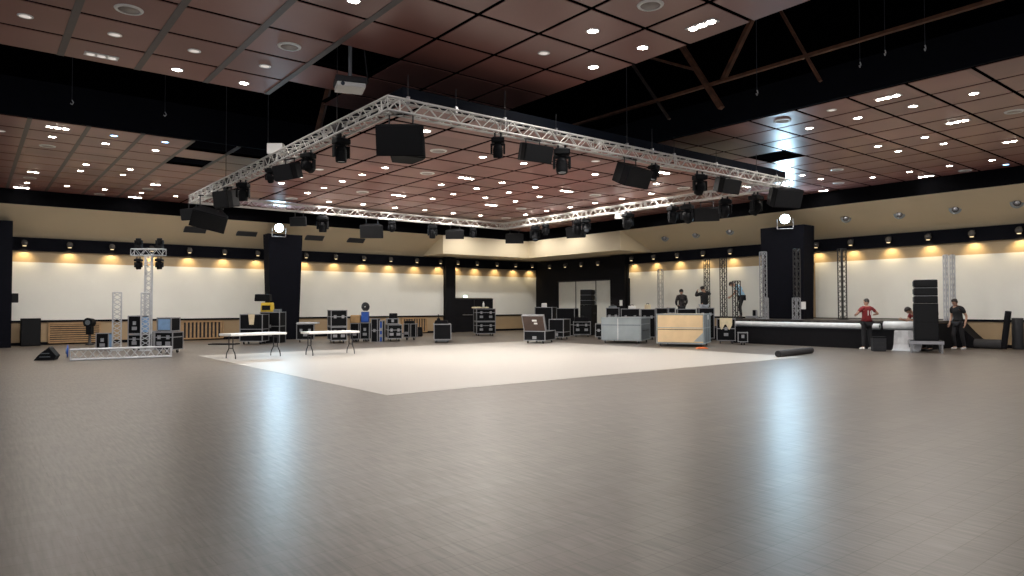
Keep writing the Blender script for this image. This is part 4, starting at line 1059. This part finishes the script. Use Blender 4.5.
# lying truss
A, B = onz(70, 361), onz(171.5, 357.2)
u = (B - A); u.z = 0; ld = u.length; rzl = math.atan2(u.y, u.x)
t = thing('lying_truss', 'silver box truss lying on the floor before the totems', 'truss', A, rzl)
truss_parts(t, (0, 0.15, 0.17), (ld, 0.15, 0.17), 0.29, 0.025, 0.012, 0.45, M['trusstower'])
t2 = thing('blue_cap', 'round blue plastic cap at the left end of the lying truss', 'cap', onz(69, 357.5) , rzl)
MB().cyl((-0.06, 0.12, 0.19), (-0.02, 0.12, 0.19), 0.19, n=20).build('disc', M['blue'], t2); MB().cyl((-0.09, 0.12, 0.19), (-0.05, 0.12, 0.19), 0.09, n=14).build('hub', M['bluegrey'], t2)
t2.name = 'end_cap'
# wedge monitor
p = onz(45, 360.3)
t = thing('wedge_monitor', 'black wedge floor monitor lying at the far left', 'loudspeaker', p, RZ + 0.35)
mb = MB(); pts = [(-0.28, 0), (0.28, 0), (0.20, 0.12), (-0.10, 0.36), (-0.2, 0.32)]
MB().prism([(-0.28, 0.0), (0.22, 0.0), (0.28, 0.12), (0.10, 0.36), (-0.16, 0.16)], -0.02, 0.42).build('cabinet', M['plastic'], t)
o = MB().box((0, 0, 0), (0.50, 0.34, 0.012)).build('grille', M['darkgrey'], t); o.location = (-0.02, 0.2, 0.285); o.rotation_euler = (0, -0.68, 0); o.scale = (0.62, 1, 1)
for z in (0.1, 0.2): MB().box((0.0, -0.03, z), (0.32 - z * 0.5, 0.012, 0.02)).build('seam', M['greyside'], t)
# standing lamp (round headed) against the wall at the left
p = onz(87.7, 344.5)
t = thing('followspot', 'black round headed light on a short stand by the left wall', 'stage light', (p.x, 32.6, 0), RZ)
MB().lathe([(0.0005, 0), (0.15, 0.0), (0.15, 0.04), (0.05, 0.10), (0.05, 0.55)], 14).build('stand', M['rubber'], t)
MB().box((0, 0, 0.60), (0.22, 0.22, 0.34)).build('body', M['plastic'], t, 0.03)
MB().cyl((0, 0.14, 0.91), (0, -0.15, 0.92), 0.17, 0.19, n=20).build('head', M['plastic'], t)
MB().cyl((0, -0.152, 0.92), (0, -0.165, 0.92), 0.10, n=20).build('lens', M['greyside'], t)
# black box against the left wall and box speaker on the dark left column
p = onz(31.5, 345.3); Lw = 19 * dep(Vector((p.x, 33.2, 0))) / F
t = thing('standing_speaker', 'tall plain black box standing by the wall at the far left', 'loudspeaker', (1.98, 33.5, 0), 0)
MB().box((0, 0, 0.55), (0.66, 0.4, 1.10)).build('cabinet', M['black'], t, 0.02); MB().box((0, -0.21, 0.55), (0.60, 0.02, 1.02)).build('grille', M['grille'], t)
p = ony(16, 298, 32.9)
t = thing('wall_speaker', 'small black box fixed to the dark column at the left edge', 'loudspeaker', (1.43, 33.0, p.z - 0.18), 0)
MB().box((0, 0, 0.18), (0.22, 0.35, 0.36)).build('cabinet', M['plastic'], t, 0.02); MB().box((0, -0.18, 0.18), (0.18, 0.02, 0.30)).build('grille', M['grille'], t)
# radiator covers
for px0, px1, lab in [(49, 100, 'long slatted wooden radiator cover nearest the left edge'), (181, 223, 'slatted wooden radiator cover left of the black column'), (402, 427, 'slatted wooden radiator cover behind the cases, right of the black column')]:
    a, b = ony(px0, 330, YL - 0.08).x, ony(px1, 330, YL - 0.08).x
    t = thing('radiator_cover', lab, 'radiator cover', ((a + b) / 2, YL - 0.06, 0), 0, 'radiator covers along the left wall'); w = b - a
    mb = MB(); mb.box((0, 0, 0.86), (w, 0.10, 0.06)); mb.box((0, 0, 0.09), (w, 0.10, 0.06))
    for x in (-w / 2, w / 2): mb.box((x, 0, 0.475), (0.06, 0.10, 0.80))
    mb.build('cover_frame', M['slat'], t)
    mb = MB()
    if px0 < 100:
        for k in range(8): mb.box((0, 0, 0.17 + k * 0.088), (w, 0.05, 0.05))
    else:
        n = int(w / 0.16)
        for k in range(n): mb.box((-w / 2 + (k + 0.5) * w / n, 0, 0.475), (0.075, 0.05, 0.74))
    mb.build('slat_panel', M['slat'], t); MB().box((0, 0.03, 0.475), (w, 0.02, 0.74)).build('dark_backing', M['darkgrey'], t)
# exit sign over the doors
p = ony(465, 296.5, YL - 0.1)
t = thing('exit_sign', 'small glowing green exit sign above the black doors', 'sign', (p.x, YL - 0.08, p.z), 0)
MB().box((0, 0, 0), (0.30, 0.06, 0.15)).build('sign_box', M['white'], t); MB().box((0, -0.035, 0), (0.26, 0.012, 0.11)).build('sign_face', M['exit'], t)
# paper notices
for px, py, X, lab, s in [(621, 303, 27.5, 'white paper notice on the dark pier right of the pale doors', 0.24), (803.5, 305.5, 26.33, 'white paper notice on the dark column behind the stage', 0.24)]:
    p = onx(px, py, X)
    o = MB().box((0, 0, 0), (0.012, s * 0.8, s * 1.25)).build('notice_sign', M['white']); o.location = p
    tag(o, lab, 'notice')

# ================================================================== STAGE
zst = onx(824, 320, 25.35).z
zstep = zst - 0.30
t = thing('stage', 'long black stage platform along the right wall', 'stage', (25.35, 9.6, 0))
MB().box((1.78, 3.7, zst - 0.04), (3.54, 7.4, 0.08)).build('stage_deck', M['stage'], t)
mb = MB(); n = 40                                        # gathered black skirt along the front
for i in range(n):
    y0, y1 = 7.4 * i / n, 7.4 * (i + 1) / n; a = 0.03 * (i % 2); b = 0.03 * ((i + 1) % 2)
    mb.quad((a, y0, 0), (b, y1, 0), (b, y1, zst - 0.06), (a, y0, zst - 0.06))
mb.box((1.78, 0.02, zst / 2 - 0.05), (3.5, 0.03, zst - 0.1)); mb.box((1.78, 7.38, zst / 2 - 0.05), (3.5, 0.03, zst - 0.1))
mb.build('stage_skirt', M['cloth'], t)
t = thing('stage_step', 'low black step in front of the stage carrying the long white roll', 'step', (24.80, 9.9, 0))
MB().box((0.26, 3.45, zstep - 0.03), (0.52, 6.9, 0.06)).build('step_top', M['black'], t)
MB().box((0.26, 3.45, zstep / 2 - 0.03), (0.48, 6.86, zstep - 0.06)).build('step_skirt', M['cloth'], t)
t = thing('low_platform', 'low black platform behind the row of cases, two people stand on it', 'stage platform', (26.3, 17.3, 0))
MB().box((1.2, 2.9, 0.52), (2.4, 5.8, 0.06)).build('platform_deck', M['black'], t); MB().box((1.2, 2.9, 0.24), (2.3, 5.7, 0.49)).build('platform_skirt', M['cloth'], t)
def roll(name, lab, cat, a, b, r, m, core=True, squash=1.0, hollow=0.35):
    a, b = Vector(a), Vector(b); mid = (a + b) / 2; d = b - a; L = d.length
    t = thing(name, lab, cat, mid)
    R = d.to_track_quat('Z', 'Y').to_matrix().to_4x4()
    prof = [(r * hollow, -L / 2 + 0.02), (r * 0.97, -L / 2), (r, -L / 2 + 0.01), (r * 1.0, 0), (r, L / 2 - 0.01), (r * 0.97, L / 2), (r * hollow, L / 2 - 0.02)]
    k = MB().lathe(prof, 20)
    MB().add(k.v, k.f, R, True).build('rolled_sheet', M[m], t)
    if core:
        for e in (-1, 1):
            k = MB().lathe([(0.0005, e * (L / 2 - 0.015)), (r * hollow * 1.1, e * (L / 2 - 0.012))], 14)
            for q in (0.55, 0.75): k.lathe([(r * q, e * (L / 2 + 0.002)), (r * q + 0.008, e * (L / 2 + 0.002))], 18)
            MB().add(k.v, k.f, R).build('roll_core', M['darkgrey'], t)
    return t
rw = 0.105
ya, yb_ = onx(732, 328, 25.02).y, onx(880, 331, 25.02).y
roll('vinyl_roll', 'very long white vinyl roll lying along the stage step', 'roll', (25.02, ya, zstep + rw), (25.02, yb_, zstep + rw), rw, 'whitefab')
pa = onx(884, 329.3, 24.95); pa.z = zstep + 0.15
ub = Vector((0.15, -0.985, 0))
pb = pa + ub * 1.55
roll('vinyl_roll', 'thick pale grey roll with open end on the stage step right of the red jersey', 'roll', pa, pb, 0.15, 'whitefab')
# draped grey sheet hanging from the step down to the floor
mb = MB(); n = 8; A = onx(895, 333, 24.78); A.z = 0
for i in range(n):
    y0, y1 = A.y - 0.11 * i, A.y - 0.11 * (i + 1)
    pr = lambda k, i_: (24.76 - [0.0, 0.02, 0.05, 0.10, 0.20, 0.34][k] - 0.025 * math.sin(i_ * 1.7 + k), [zstep + 0.005, zstep - 0.05, 0.45, 0.22, 0.06, 0.012][k])
    for k in range(5):
        (x0, z0), (x1, z1) = pr(k, i), pr(k + 1, i); (x2, z2), (x3, z3) = pr(k, i + 1), pr(k + 1, i + 1)
        mb.add([(x0, y0, z0), (x2, y1, z2), (x3, y1, z3), (x1, y0, z1)], [(0, 1, 2, 3)], None, True)
o = mb.build('draped_sheet', M['greyfab']); tag(o, 'grey sheet hanging from the stage step to the floor beside the speaker deck', 'sheet')
# black bin trunk beside the red jersey
pbn = onz(880, 351.5); D_ = dep(pbn); w_ = 12.0 * D_ / F; h_b = 14 * D_ / F
t = thing('equipment_bin', 'black ribbed bin on the floor right of the red jersey', 'bin', pbn, RZ - 0.2)
MB().box((0, 0.15, h_b / 2), (w_, 0.3, h_b), taper=1.06).build('bin_body', M['darkgrey'], t, 0.03)
for z in (0.3, 0.6): MB().box((0, -0.005, h_b * z), (w_ * 0.98, 0.02, 0.03)).build('rib', M['rubber'], t)
MB().box((0, 0.15, h_b), (w_ * 1.08, 0.34, 0.05)).build('lid', M['black'], t, 0.015)
# black cloth falling from the stage end
mb = MB(); n = 10
for i in range(n):
    s0, s1 = i / n, (i + 1) / n
    f = lambda s: (zst - 0.05) * (1 - s) ** 1.6 + 0.03
    x = lambda s, e: 26.2 + e * 2.2
    y = lambda s: 9.55 - 1.1 * s
    mb.add([(28.0 + 0.1 * s0, y(s0), f(s0)), (28.85, y(s0), f(s0)), (28.85, y(s1), f(s1)), (28.0 + 0.1 * s1, y(s1), f(s1))], [(0, 1, 2, 3)]).add([(28.0 + 0.1 * s0, y(s0), 0.01), (28.0 + 0.1 * s0, y(s0), f(s0)), (28.0 + 0.1 * s1, y(s1), f(s1)), (28.0 + 0.1 * s1, y(s1), 0.01)], [(0, 1, 2, 3)], None, True)
o = mb.build('black_drape', M['cloth']); tag(o, 'black cloth sloping from the stage end down to the floor', 'cloth')
# rolls and carpet at the right edge
p0 = onx(973, 343, 27.9); p1 = onx(1005, 345, 28.0)
roll('carpet_roll', 'dark grey carpet roll lying along the low tan wall', 'roll', (28.1, p0.y, 0.17), (28.1, p1.y + 0.1, 0.17), 0.165, 'carpet')
b0 = onz(1006.5, 347.8); tp_ = ond(1011, 311, dep(b0))
roll('carpet_roll', 'narrow black roll leaning upright near the right edge', 'roll', (b0.x * 0.96, b0.y * 0.97, 0.02), (tp_.x * 0.96 + 0.02, tp_.y * 0.97, tp_.z), 0.095, 'cloth')
b1 = onz(1018.5, 346.3); sc_ = 28.5 / b1.x; b1 = Vector((28.45, b1.y * sc_, 0)); hh1 = ond(1018.5, 318, dep(b1)).z
roll('carpet_roll', 'thick dark grey upright roll at the right edge', 'roll', (b1.x, b1.y, 0.01), (b1.x, b1.y, hh1), 0.17, 'rollgrey')
a_, b_ = onz(778, 357.3), onz(811, 353.3)
roll('rubber_roll', 'flattened black roll lying alone on the floor right of the dance floor', 'roll', a_ + Vector((0, 0, 0.10)), b_ + Vector((0, 0, 0.10)), 0.10, 'rollgrey')
# stage trusses
GS = 'truss towers on and behind the stage'
totem('thin dark truss tower right of the person with raised arms', 704.5, 710, 259, 320, 'blacktruss', z=0.55, D=dep(Vector((28.3, 19.6, 0))), rot=0.2, group=GS, plate=True)
totem('tall dark truss tower between the raised arms person and the blue shirt', 720.5, 727, 258, 320, 'blacktruss', z=0.55, D=dep(Vector((28.0, 17.6, 0))), rot=0.2, group=GS)
totem('short dark truss totem in front of the blue shirted person', 733, 740.5, 281, 320, 'blacktruss', z=zst, D=dep(Vector((27.0, 15.9, 0))), rot=0.2, group=GS)
totem('grey truss tower at the left edge of the dark column', 760.5, 767, 252, 320, 'alu', z=zst, D=dep(Vector((26.1, 14.9, 0))), rot=0.2, group=GS)
totem('short silver truss totem at the lower left of the dark column', 763, 768.5, 298, 320, 'alu', z=zst, D=dep(Vector((26.1, 14.5, 0))), rot=0.4, group=GS)
totem('short silver truss totem before the dark column', 793, 800, 298, 320.5, 'alu', z=zst, D=dep(Vector((25.75, 13.75, 0))), rot=0.2, group=GS)
totem('faint dark truss tower on the dark column above the short totem', 794, 800, 249, 300, 'blacktruss', z=zst, D=dep(Vector((26.32, 13.75, 0))), rot=0.2, group=GS)
totem('tall dark truss tower in front of the screen right of the dark column', 839, 846.5, 249, 320, 'blacktruss', z=zst, D=dep(Vector((27.6, 12.1, 0))), rot=0.2, group=GS)
totem('silver truss tower behind the array stack, left of two', 944.8, 948.4, 255, 323, 'trusstower', z=zst, D=dep(Vector((27.0, 9.98, 0))), rot=0.1, group=GS)
totem('silver truss tower behind the array stack, right of two', 951.6, 955.2, 255, 323, 'trusstower', z=zst, D=dep(Vector((27.5, 9.95, 0))), rot=0.1, group=GS)
totem('faint silver truss tower behind the row of cases left of the patterned jacket', 658, 663.5, 269.5, 320, 'alu', z=0.55, D=dep(Vector((28.0, 22.4, 0))), rot=0.1, group=GS, rc=0.016, rb=0.008)
# small stage items
pS = onx(751, 319, 26.0); t = thing('tripod_stand', 'folded silver stands lying on the stage left of the dark column', 'stand', (26.2, pS.y, zst), RZ)
MB().tube([(-0.35, 0, 0.04), (0.25, 0.05, 0.04)], 0.03, 6).tube([(-0.3, 0.1, 0.09), (0.2, 0, 0.09)], 0.025, 6).build('stand_tube', M['alu'], t)
MB().cyl((0.12, 0, 0), (0.12, 0, 0.36), 0.03).build('upright_post', M['alu'], t)
pS = onx(755, 318, 26.4); bag('small dark speaker box standing on the stage left of the dark column', (26.4, pS.y, zst), RZ, 0.16, 0.2, 0.36, 'black', None, 'box_speaker', 'loudspeaker', False)

# ================================================================== PEOPLE
def skin_geo(V, E_, Rr, levels=2, roots=(0,)):
    me = bpy.data.meshes.new('tmp'); me.from_pydata([tuple(v) for v in V], E_, []); me.update()
    o = bpy.data.objects.new('tmp', me); C.objects.link(o)
    o.modifiers.new('Skin', 'SKIN').use_smooth_shade = True
    if not me.skin_vertices:
        pass
    sv = me.skin_vertices[0].data
    for i, r in enumerate(Rr):
        sv[i].radius = (r, r) if not isinstance(r, tuple) else r; sv[i].use_root = i in roots
    s = o.modifiers.new('Sub', 'SUBSURF'); s.levels = levels; s.render_levels = levels
    dg = bpy.context.evaluated_depsgraph_get(); ev = o.evaluated_get(dg); m2 = ev.to_mesh()
    vs = [v.co.copy() for v in m2.vertices]; fs = [tuple(p.vertices) for p in m2.polygons]
    ev.to_mesh_clear(); bpy.data.objects.remove(o); bpy.data.meshes.remove(me)
    return vs, fs
STAND = dict(pelvis=(0, 0, .95), spine=(0, .005, 1.12), chest=(0, .01, 1.31), nbase=(0, .015, 1.46), neck=(0, -.005, 1.53), head=(0, -.03, 1.645),
    shL=(-.18, .01, 1.42), shR=(.18, .01, 1.42), elL=(-.24, .04, 1.14), elR=(.24, .04, 1.14), wrL=(-.25, -.05, .89), wrR=(.25, -.05, .89), haL=(-.25, -.075, .81), haR=(.25, -.075, .81),
    hipL=(-.09, 0, .90), hipR=(.09, 0, .90), knL=(-.105, -.02, .50), knR=(.105, -.02, .50), anL=(-.11, .03, .09), anR=(.11, .03, .09), toL=(-.13, -.13, .035), toR=(.13, -.13, .035))
RAD = dict(pelvis=(.145, .11), spine=(.145, .105), chest=(.172, .12), nbase=.075, neck=.052, shL=.062, shR=.062, elL=.042, elR=.042, wrL=.027, wrR=.027, haL=(.036, .02), haR=(.036, .02),
    hipL=.088, hipR=.088, knL=.058, knR=.058, anL=.038, anR=.038, toL=.036, toR=.036)
EDG = [('pelvis', 'spine'), ('spine', 'chest'), ('chest', 'nbase'), ('nbase', 'neck'), ('nbase', 'shL'), ('nbase', 'shR'), ('shL', 'elL'), ('elL', 'wrL'), ('wrL', 'haL'), ('shR', 'elR'), ('elR', 'wrR'), ('wrR', 'haR'),
    ('pelvis', 'hipL'), ('pelvis', 'hipR'), ('hipL', 'knL'), ('knL', 'anL'), ('anL', 'toL'), ('hipR', 'knR'), ('knR', 'anR'), ('anR', 'toR')]
def person(lab, loc, rz, pose, shirt, trousers, shoes, long_sleeve=False, hairm='hair', look=(0, -1, 0), sc=1.0, hood=False, hair_long=0.0, number=None, crop=False):
    J = {k: Vector(v) for k, v in STAND.items()}; J.update({k: Vector(v) for k, v in pose.items()})
    t = thing('person', lab, 'person', loc, rz, 'stage crew'); t.scale = (sc,) * 3
    names = list(RAD)
    vs, fs = skin_geo([J[n] for n in names], [(names.index(a), names.index(b)) for a, b in EDG], [RAD[n] for n in names], 2, (0,))
    body = MB().add(vs, fs, None, True)
    # head: egg with brow, nose, chin and ears, turned to look
    lk = Vector(look).normalized(); up = (J['head'] - J['neck']).normalized()
    zx = up; fy = (lk - zx * lk.dot(zx)).normalized(); xx = (-fy).cross(zx)          # local -Y = face
    Rh = Matrix((xx, -fy, zx)).transposed(); Th = Matrix.Translation(J['head']) @ Rh.to_4x4()
    hb = MB(); prof = [(.0005, -.115), (.034, -.112), (.056, -.085), (.067, -.045), (.074, 0), (.077, .04), (.070, .08), (.045, .112), (.0005, .124)]
    hb.lathe(prof, 18); hv = [(x, y * (1.18 if y > 0 else 1.10) - (0.010 if z < -0.05 else 0), z) for x, y, z in hb.v]
    body.add(hv, hb.f, Th, True)
    ns = MB().add([(0, -.083, .018), (-.013, -.085, -.03), (.013, -.085, -.03), (0, -.112, -.026), (0, -.083, -.036)], [(0, 1, 3), (0, 3, 2), (1, 4, 3), (3, 4, 2)])
    body.add(ns.v, ns.f, Th)
    for s in (-1, 1):
        e = MB().ball((s * .077, .012, -.005), .026, 10, (.45, .8, 1.2)); body.add(e.v, e.f, Th, True)
    # fingers and thumb rooted in each palm
    for S in ('L', 'R'):
        w, hd = J['wr' + S], J['ha' + S]; d = (hd - w).normalized(); sx = 1 if S == 'R' else -1
        side = d.cross(Vector((sx, 0.2, 0.1))).normalized(); nrm = side.cross(d).normalized() * -sx
        FV, FE, FR, ro = [], [], [], []
        for k, (off, ln) in enumerate([(-.026, .068), (-.009, .078), (.009, .074), (.025, .058)]):
            b = len(FV); base = hd + side * off * 0.9 - d * 0.015
            FV += [base, base + d * ln * .5 + nrm * .006, base + d * ln * .85 + nrm * .022, base + d * ln + nrm * .04]; FR += [.0095, .0085, .0078, .0065]
            FE += [(b, b + 1), (b + 1, b + 2), (b + 2, b + 3)]; ro.append(b)
        b = len(FV); base = w + d * .03 + side * -.02
        FV += [base, base + d * .035 - side * .028 + nrm * .012, base + d * .068 - side * .036 + nrm * .024]; FR += [.012, .010, .008]; FE += [(b, b + 1), (b + 1, b + 2)]; ro.append(b)
        v2, f2 = skin_geo(FV, FE, FR, 1, tuple(ro)); body.add(v2, f2, None, True)
    bo = body.build('body', M['skin'], t)
    for s in (-1, 1):
        e = MB().ball((s * .030, -.079, .012), .010, 8); MB().add(e.v, e.f, Th, True).build('eye', M['eye'], t)
    mm = MB().box((0, -.078, -.062), (.042, .012, .010)); MB().add(mm.v, mm.f, Th).build('mouth', M['mouth'], t)
    # hair cap
    hc = MB(); hp = [(.079, -.03 - hair_long), (.084, 0), (.087, .04), (.081, .085), (.053, .122), (.0005, .136)]
    hc.lathe(hp, 18); hv = []
    for x, y, z in hc.v:
        if y < 0 and z < .075: y = y * .35 + .0          # open over the face
        hv.append((x * (1.03 if not hood else 1.14), y * 1.19 + .004, z * (1 if not hood else 1.04)))
    MB().add(hv, hc.f, Th, True).build('hair' if not hood else 'hood', M[hairm], t)
    # clothes: same joints, a little larger
    def clothes(name, nodes, edges, m, grow, ends={}):
        P = {n: J[n].copy() for n in nodes}
        for n, (a, f) in ends.items(): P[n] = J[a].lerp(J[n], f)
        R2 = []
        for n in nodes:
            r = RAD[n]; r = r if isinstance(r, tuple) else (r, r); R2.append((r[0] + grow, r[1] + grow))
        v, f = skin_geo([P[n] for n in nodes], [(nodes.index(a), nodes.index(b)) for a, b in edges], R2, 2, (0,))
        return MB().add(v, f, None, True).build(name, m, t)
    if long_sleeve:
        sh = ['spine', 'pelvis', 'chest', 'nbase', 'shL', 'shR', 'elL', 'elR', 'wrL', 'wrR']
        se = [('pelvis', 'spine'), ('spine', 'chest'), ('chest', 'nbase'), ('nbase', 'shL'), ('nbase', 'shR'), ('shL', 'elL'), ('shR', 'elR'), ('elL', 'wrL'), ('elR', 'wrR')]
        if hood: sh.append('neck'); se.append(('nbase', 'neck'))
        clothes('jacket', sh, se, M[shirt], .024)
    else:
        sh = ['spine', 'pelvis', 'chest', 'nbase', 'shL', 'shR', 'elL', 'elR']
        se = [('pelvis', 'spine'), ('spine', 'chest'), ('chest', 'nbase'), ('nbase', 'shL'), ('nbase', 'shR'), ('shL', 'elL'), ('shR', 'elR')]
        clothes('shirt', sh, se, M[shirt], .018, dict(elL=('shL', .62), elR=('shR', .62), pelvis=('spine', .15 if crop else .75)))
    tn = ['pelvis', 'hipL', 'hipR', 'knL', 'knR', 'anL', 'anR']
    clothes('trousers', tn, [('pelvis', 'hipL'), ('pelvis', 'hipR'), ('hipL', 'knL'), ('hipR', 'knR'), ('knL', 'anL'), ('knR', 'anR')], M[trousers], .014)
    for S in ('L', 'R'):
        a, b = J['an' + S], J['to' + S]; d = (b - a); d.z = 0; d = d.normalized() if d.length > 1e-4 else Vector((0, -1, 0))
        v, f = skin_geo([a - d * .04 + Vector((0, 0, -.045)), a + Vector((0, 0, -.03)), a + d * .09 + Vector((0, 0, -.045)), a + d * .19 + Vector((0, 0, -.055))], [(0, 1), (1, 2), (2, 3)], [.042, .052, .046, .036], 2)
        v = [Vector((q.x, q.y, max(q.z, a.z - .088))) for q in v]
        MB().add(v, f, None, True).build('shoe', M[shoes], t)
    if number:
        cu = bpy.data.curves.new('num', 'FONT'); cu.body = number; cu.size = 0.25; cu.extrude = 0.004; cu.align_x = 'CENTER'; cu.align_y = 'CENTER'
        to = bpy.data.objects.new('num', cu); C.objects.link(to)
        dg = bpy.context.evaluated_depsgraph_get(); me = bpy.data.meshes.new_from_object(to.evaluated_get(dg)); bpy.data.objects.remove(to)
        me.materials.clear(); me.materials.append(M['white'])
        nn = bpy.data.objects.new('jersey_number', me); C.objects.link(nn); nn.parent = t
        c = J['chest'].lerp(J['spine'], 0.25); nn.location = c + Vector((0, .19, 0)); nn.rotation_euler = (PI / 2, 0, PI); nn.scale = (1.05, 1, 1)
    return t
# D: red jersey, back to the camera, elbows out
pD = onz(867, 349.8)
person('person in a red number 10 jersey, back turned, elbows out, before the stage', pD, RZ + PI + 0.1,
    dict(elL=(-.40, .06, 1.24), elR=(.40, .04, 1.22), wrL=(-.26, -.15, 1.20), wrR=(.30, -.20, 1.20), haL=(-.20, -.20, 1.19), haR=(.24, -.25, 1.21), head=(-.03, -.05, 1.64), knL=(-.12, -.02, .5), anL=(-.14, .03, .09), anR=(.14, .03, .09), toL=(-.16, -.13, .035), toR=(.16, -.13, .035)),
    'red', 'pants', 'shoewhite', look=(.2, -1, -.35), number='10', crop=True)
# F: black T-shirt, walking, looking down to the left
pF = onz(959, 347.3); pF = Vector((pF.x * 0.95, pF.y * 0.95, 0))
person('person in a black T-shirt, dark trousers and white shoes standing right of the speaker stack', pF, RZ - 1.2,
    dict(chest=(0, -.05, 1.31), nbase=(0, -.08, 1.46), neck=(0, -.11, 1.52), head=(0, -.17, 1.625), shL=(-.18, -.07, 1.42), shR=(.18, -.06, 1.42), elL=(-.23, -.02, 1.13), elR=(.25, .06, 1.14), wrL=(-.22, -.14, .90), wrR=(.25, -.02, .89), haL=(-.21, -.18, .82), haR=(.25, -.05, .81),
         knL=(-.11, -.12, .50), anL=(-.11, -.02, .09), toL=(-.12, -.19, .035), anR=(.11, .13, .09), toR=(.12, -.04, .035), knR=(.10, .02, .49)),
    'shirtblack', 'pants', 'shoewhite', look=(-.25, -1, -.6))
# A: patterned jacket, back turned
q = ond(681.6, 300, dep(Vector((27.2, 20.6, 0)))); hA = ond(681.6, 289, dep(Vector((27.2, 20.6, 0)))).z
person('hooded person in a dark patterned jacket standing behind the row of cases, back turned', (q.x, q.y, 0.55), RZ + PI,
    dict(elL=(-.26, -.02, 1.16), elR=(.26, -.02, 1.16), wrL=(-.20, -.16, 1.0), wrR=(.20, -.16, 1.0), haL=(-.15, -.22, .98), haR=(.15, -.22, .98), head=(0, -.05, 1.64)),
    'camo', 'pants', 'shoeblack', True, 'shirtblack', look=(0, -1, -.4), hood=True, sc=(hA - .55) / 1.78)
# B: black hoodie, arms raised
dB = dep(Vector((27.3, 18.9, 0))); q = ond(704, 300, dB); hB = ond(702, 286, dB).z
person('person in a black hoodie and pale jeans reaching up to the dark truss tower', (q.x, q.y, 0.55), RZ + PI + 0.3,
    dict(elL=(-.42, -.16, 1.44), elR=(.24, -.26, 1.36), wrL=(-.24, -.30, 1.55), wrR=(.10, -.36, 1.56), haL=(-.18, -.34, 1.60), haR=(.06, -.40, 1.62), shL=(-.19, -.02, 1.44), shR=(.19, -.02, 1.44), head=(0.02, -.06, 1.64)),
    'shirtblack', 'jeans', 'shoeblack', True, 'shirtblack', look=(.4, -1, .2), hood=True, sc=(hB - .55) / 1.78)
# C: light blue shirt, hunched over on the stage
dC = dep(Vector((27.6, 16.0, 0))); q = ond(740.5, 319, dC); hC = ond(740, 286.5, dC).z - zst
person('person in a light blue shirt bending over on the stage behind the short dark totem', (q.x, q.y, zst), RZ - PI / 2 - 0.35,
    dict(pelvis=(0, .08, .93), spine=(0, .06, 1.10), chest=(0, -.04, 1.27), nbase=(0, -.16, 1.38), neck=(0, -.23, 1.41), head=(0, -.33, 1.44), shL=(-.18, -.13, 1.34), shR=(.18, -.13, 1.34),
         elL=(-.23, -.22, 1.07), elR=(.23, -.22, 1.07), wrL=(-.18, -.38, .92), wrR=(.18, -.38, .92), haL=(-.16, -.45, .88), haR=(.16, -.45, .88), hipL=(-.09, .07, .89), hipR=(.09, .07, .89)),
    'lightblue', 'pants', 'shoeblack', False, look=(0, -.8, -.9), sc=1.02)
# E: bending behind the roll
q = Vector((25.12, 9.50, 0))
person('person bending over the pale roll, half hidden behind the speaker stack', (q.x, q.y, 0), RZ - PI / 2 + 0.1,
    dict(pelvis=(0, .10, .92), spine=(0, -.04, 1.04), chest=(0, -.24, 1.15), nbase=(0, -.38, 1.24), neck=(0, -.45, 1.27), head=(0, -.56, 1.32), shL=(-.18, -.34, 1.20), shR=(.18, -.34, 1.20),
         elL=(-.22, -.46, .98), elR=(.22, -.42, .98), wrL=(-.16, -.66, 1.02), wrR=(.16, -.60, 1.02), haL=(-.14, -.73, 1.03), haR=(.14, -.67, 1.03), hipL=(-.09, .10, .88), hipR=(.09, .10, .88), knL=(-.11, .02, .48), knR=(.11, .06, .48), anL=(-.11, .08, .09), anR=(.11, .12, .09), toL=(-.12, -.08, .035), toR=(.12, -.04, .035)),
    'red', 'pants', 'shoeblack', False, look=(0, -1, -.5), sc=1.03)

# ================================================================== CAMERA, WORLD
cd = bpy.data.cameras.new('camera'); cam = bpy.data.objects.new('camera', cd); C.objects.link(cam)
cd.sensor_width = 36; cd.lens = F / 1024 * 36; cd.clip_end = 200; cd.clip_start = 0.05
cp, sp = math.cos(PITCH), math.sin(PITCH)
fw = FWD * cp + Vector((0, 0, sp)); upv = -FWD * sp + Vector((0, 0, cp))
# roll: image x axis maps to a slightly rotated camera frame
c, s = math.cos(ROLL), math.sin(ROLL)
xa_ = RIGHT * c + upv * s; ya_ = -RIGHT * s + upv * c
cam.matrix_world = Matrix.Translation(EYEP) @ Matrix((xa_, ya_, -fw)).transposed().to_4x4()
bpy.context.scene.camera = cam
w = bpy.data.worlds.new('world'); bpy.context.scene.world = w; w.use_nodes = True
bg = w.node_tree.nodes['Background']; bg.inputs['Color'].default_value = (0.9, 0.92, 1.0, 1); bg.inputs['Strength'].default_value = 0.42
vs_ = bpy.context.scene.view_settings
vs_.view_transform = 'Standard'; vs_.exposure = 1.2
try: bpy.context.scene.cycles.use_denoising = True
except Exception: pass
bpy.context.scene.cycles.max_bounces = 6
bpy.context.scene.cycles.sample_clamp_indirect = 4.0
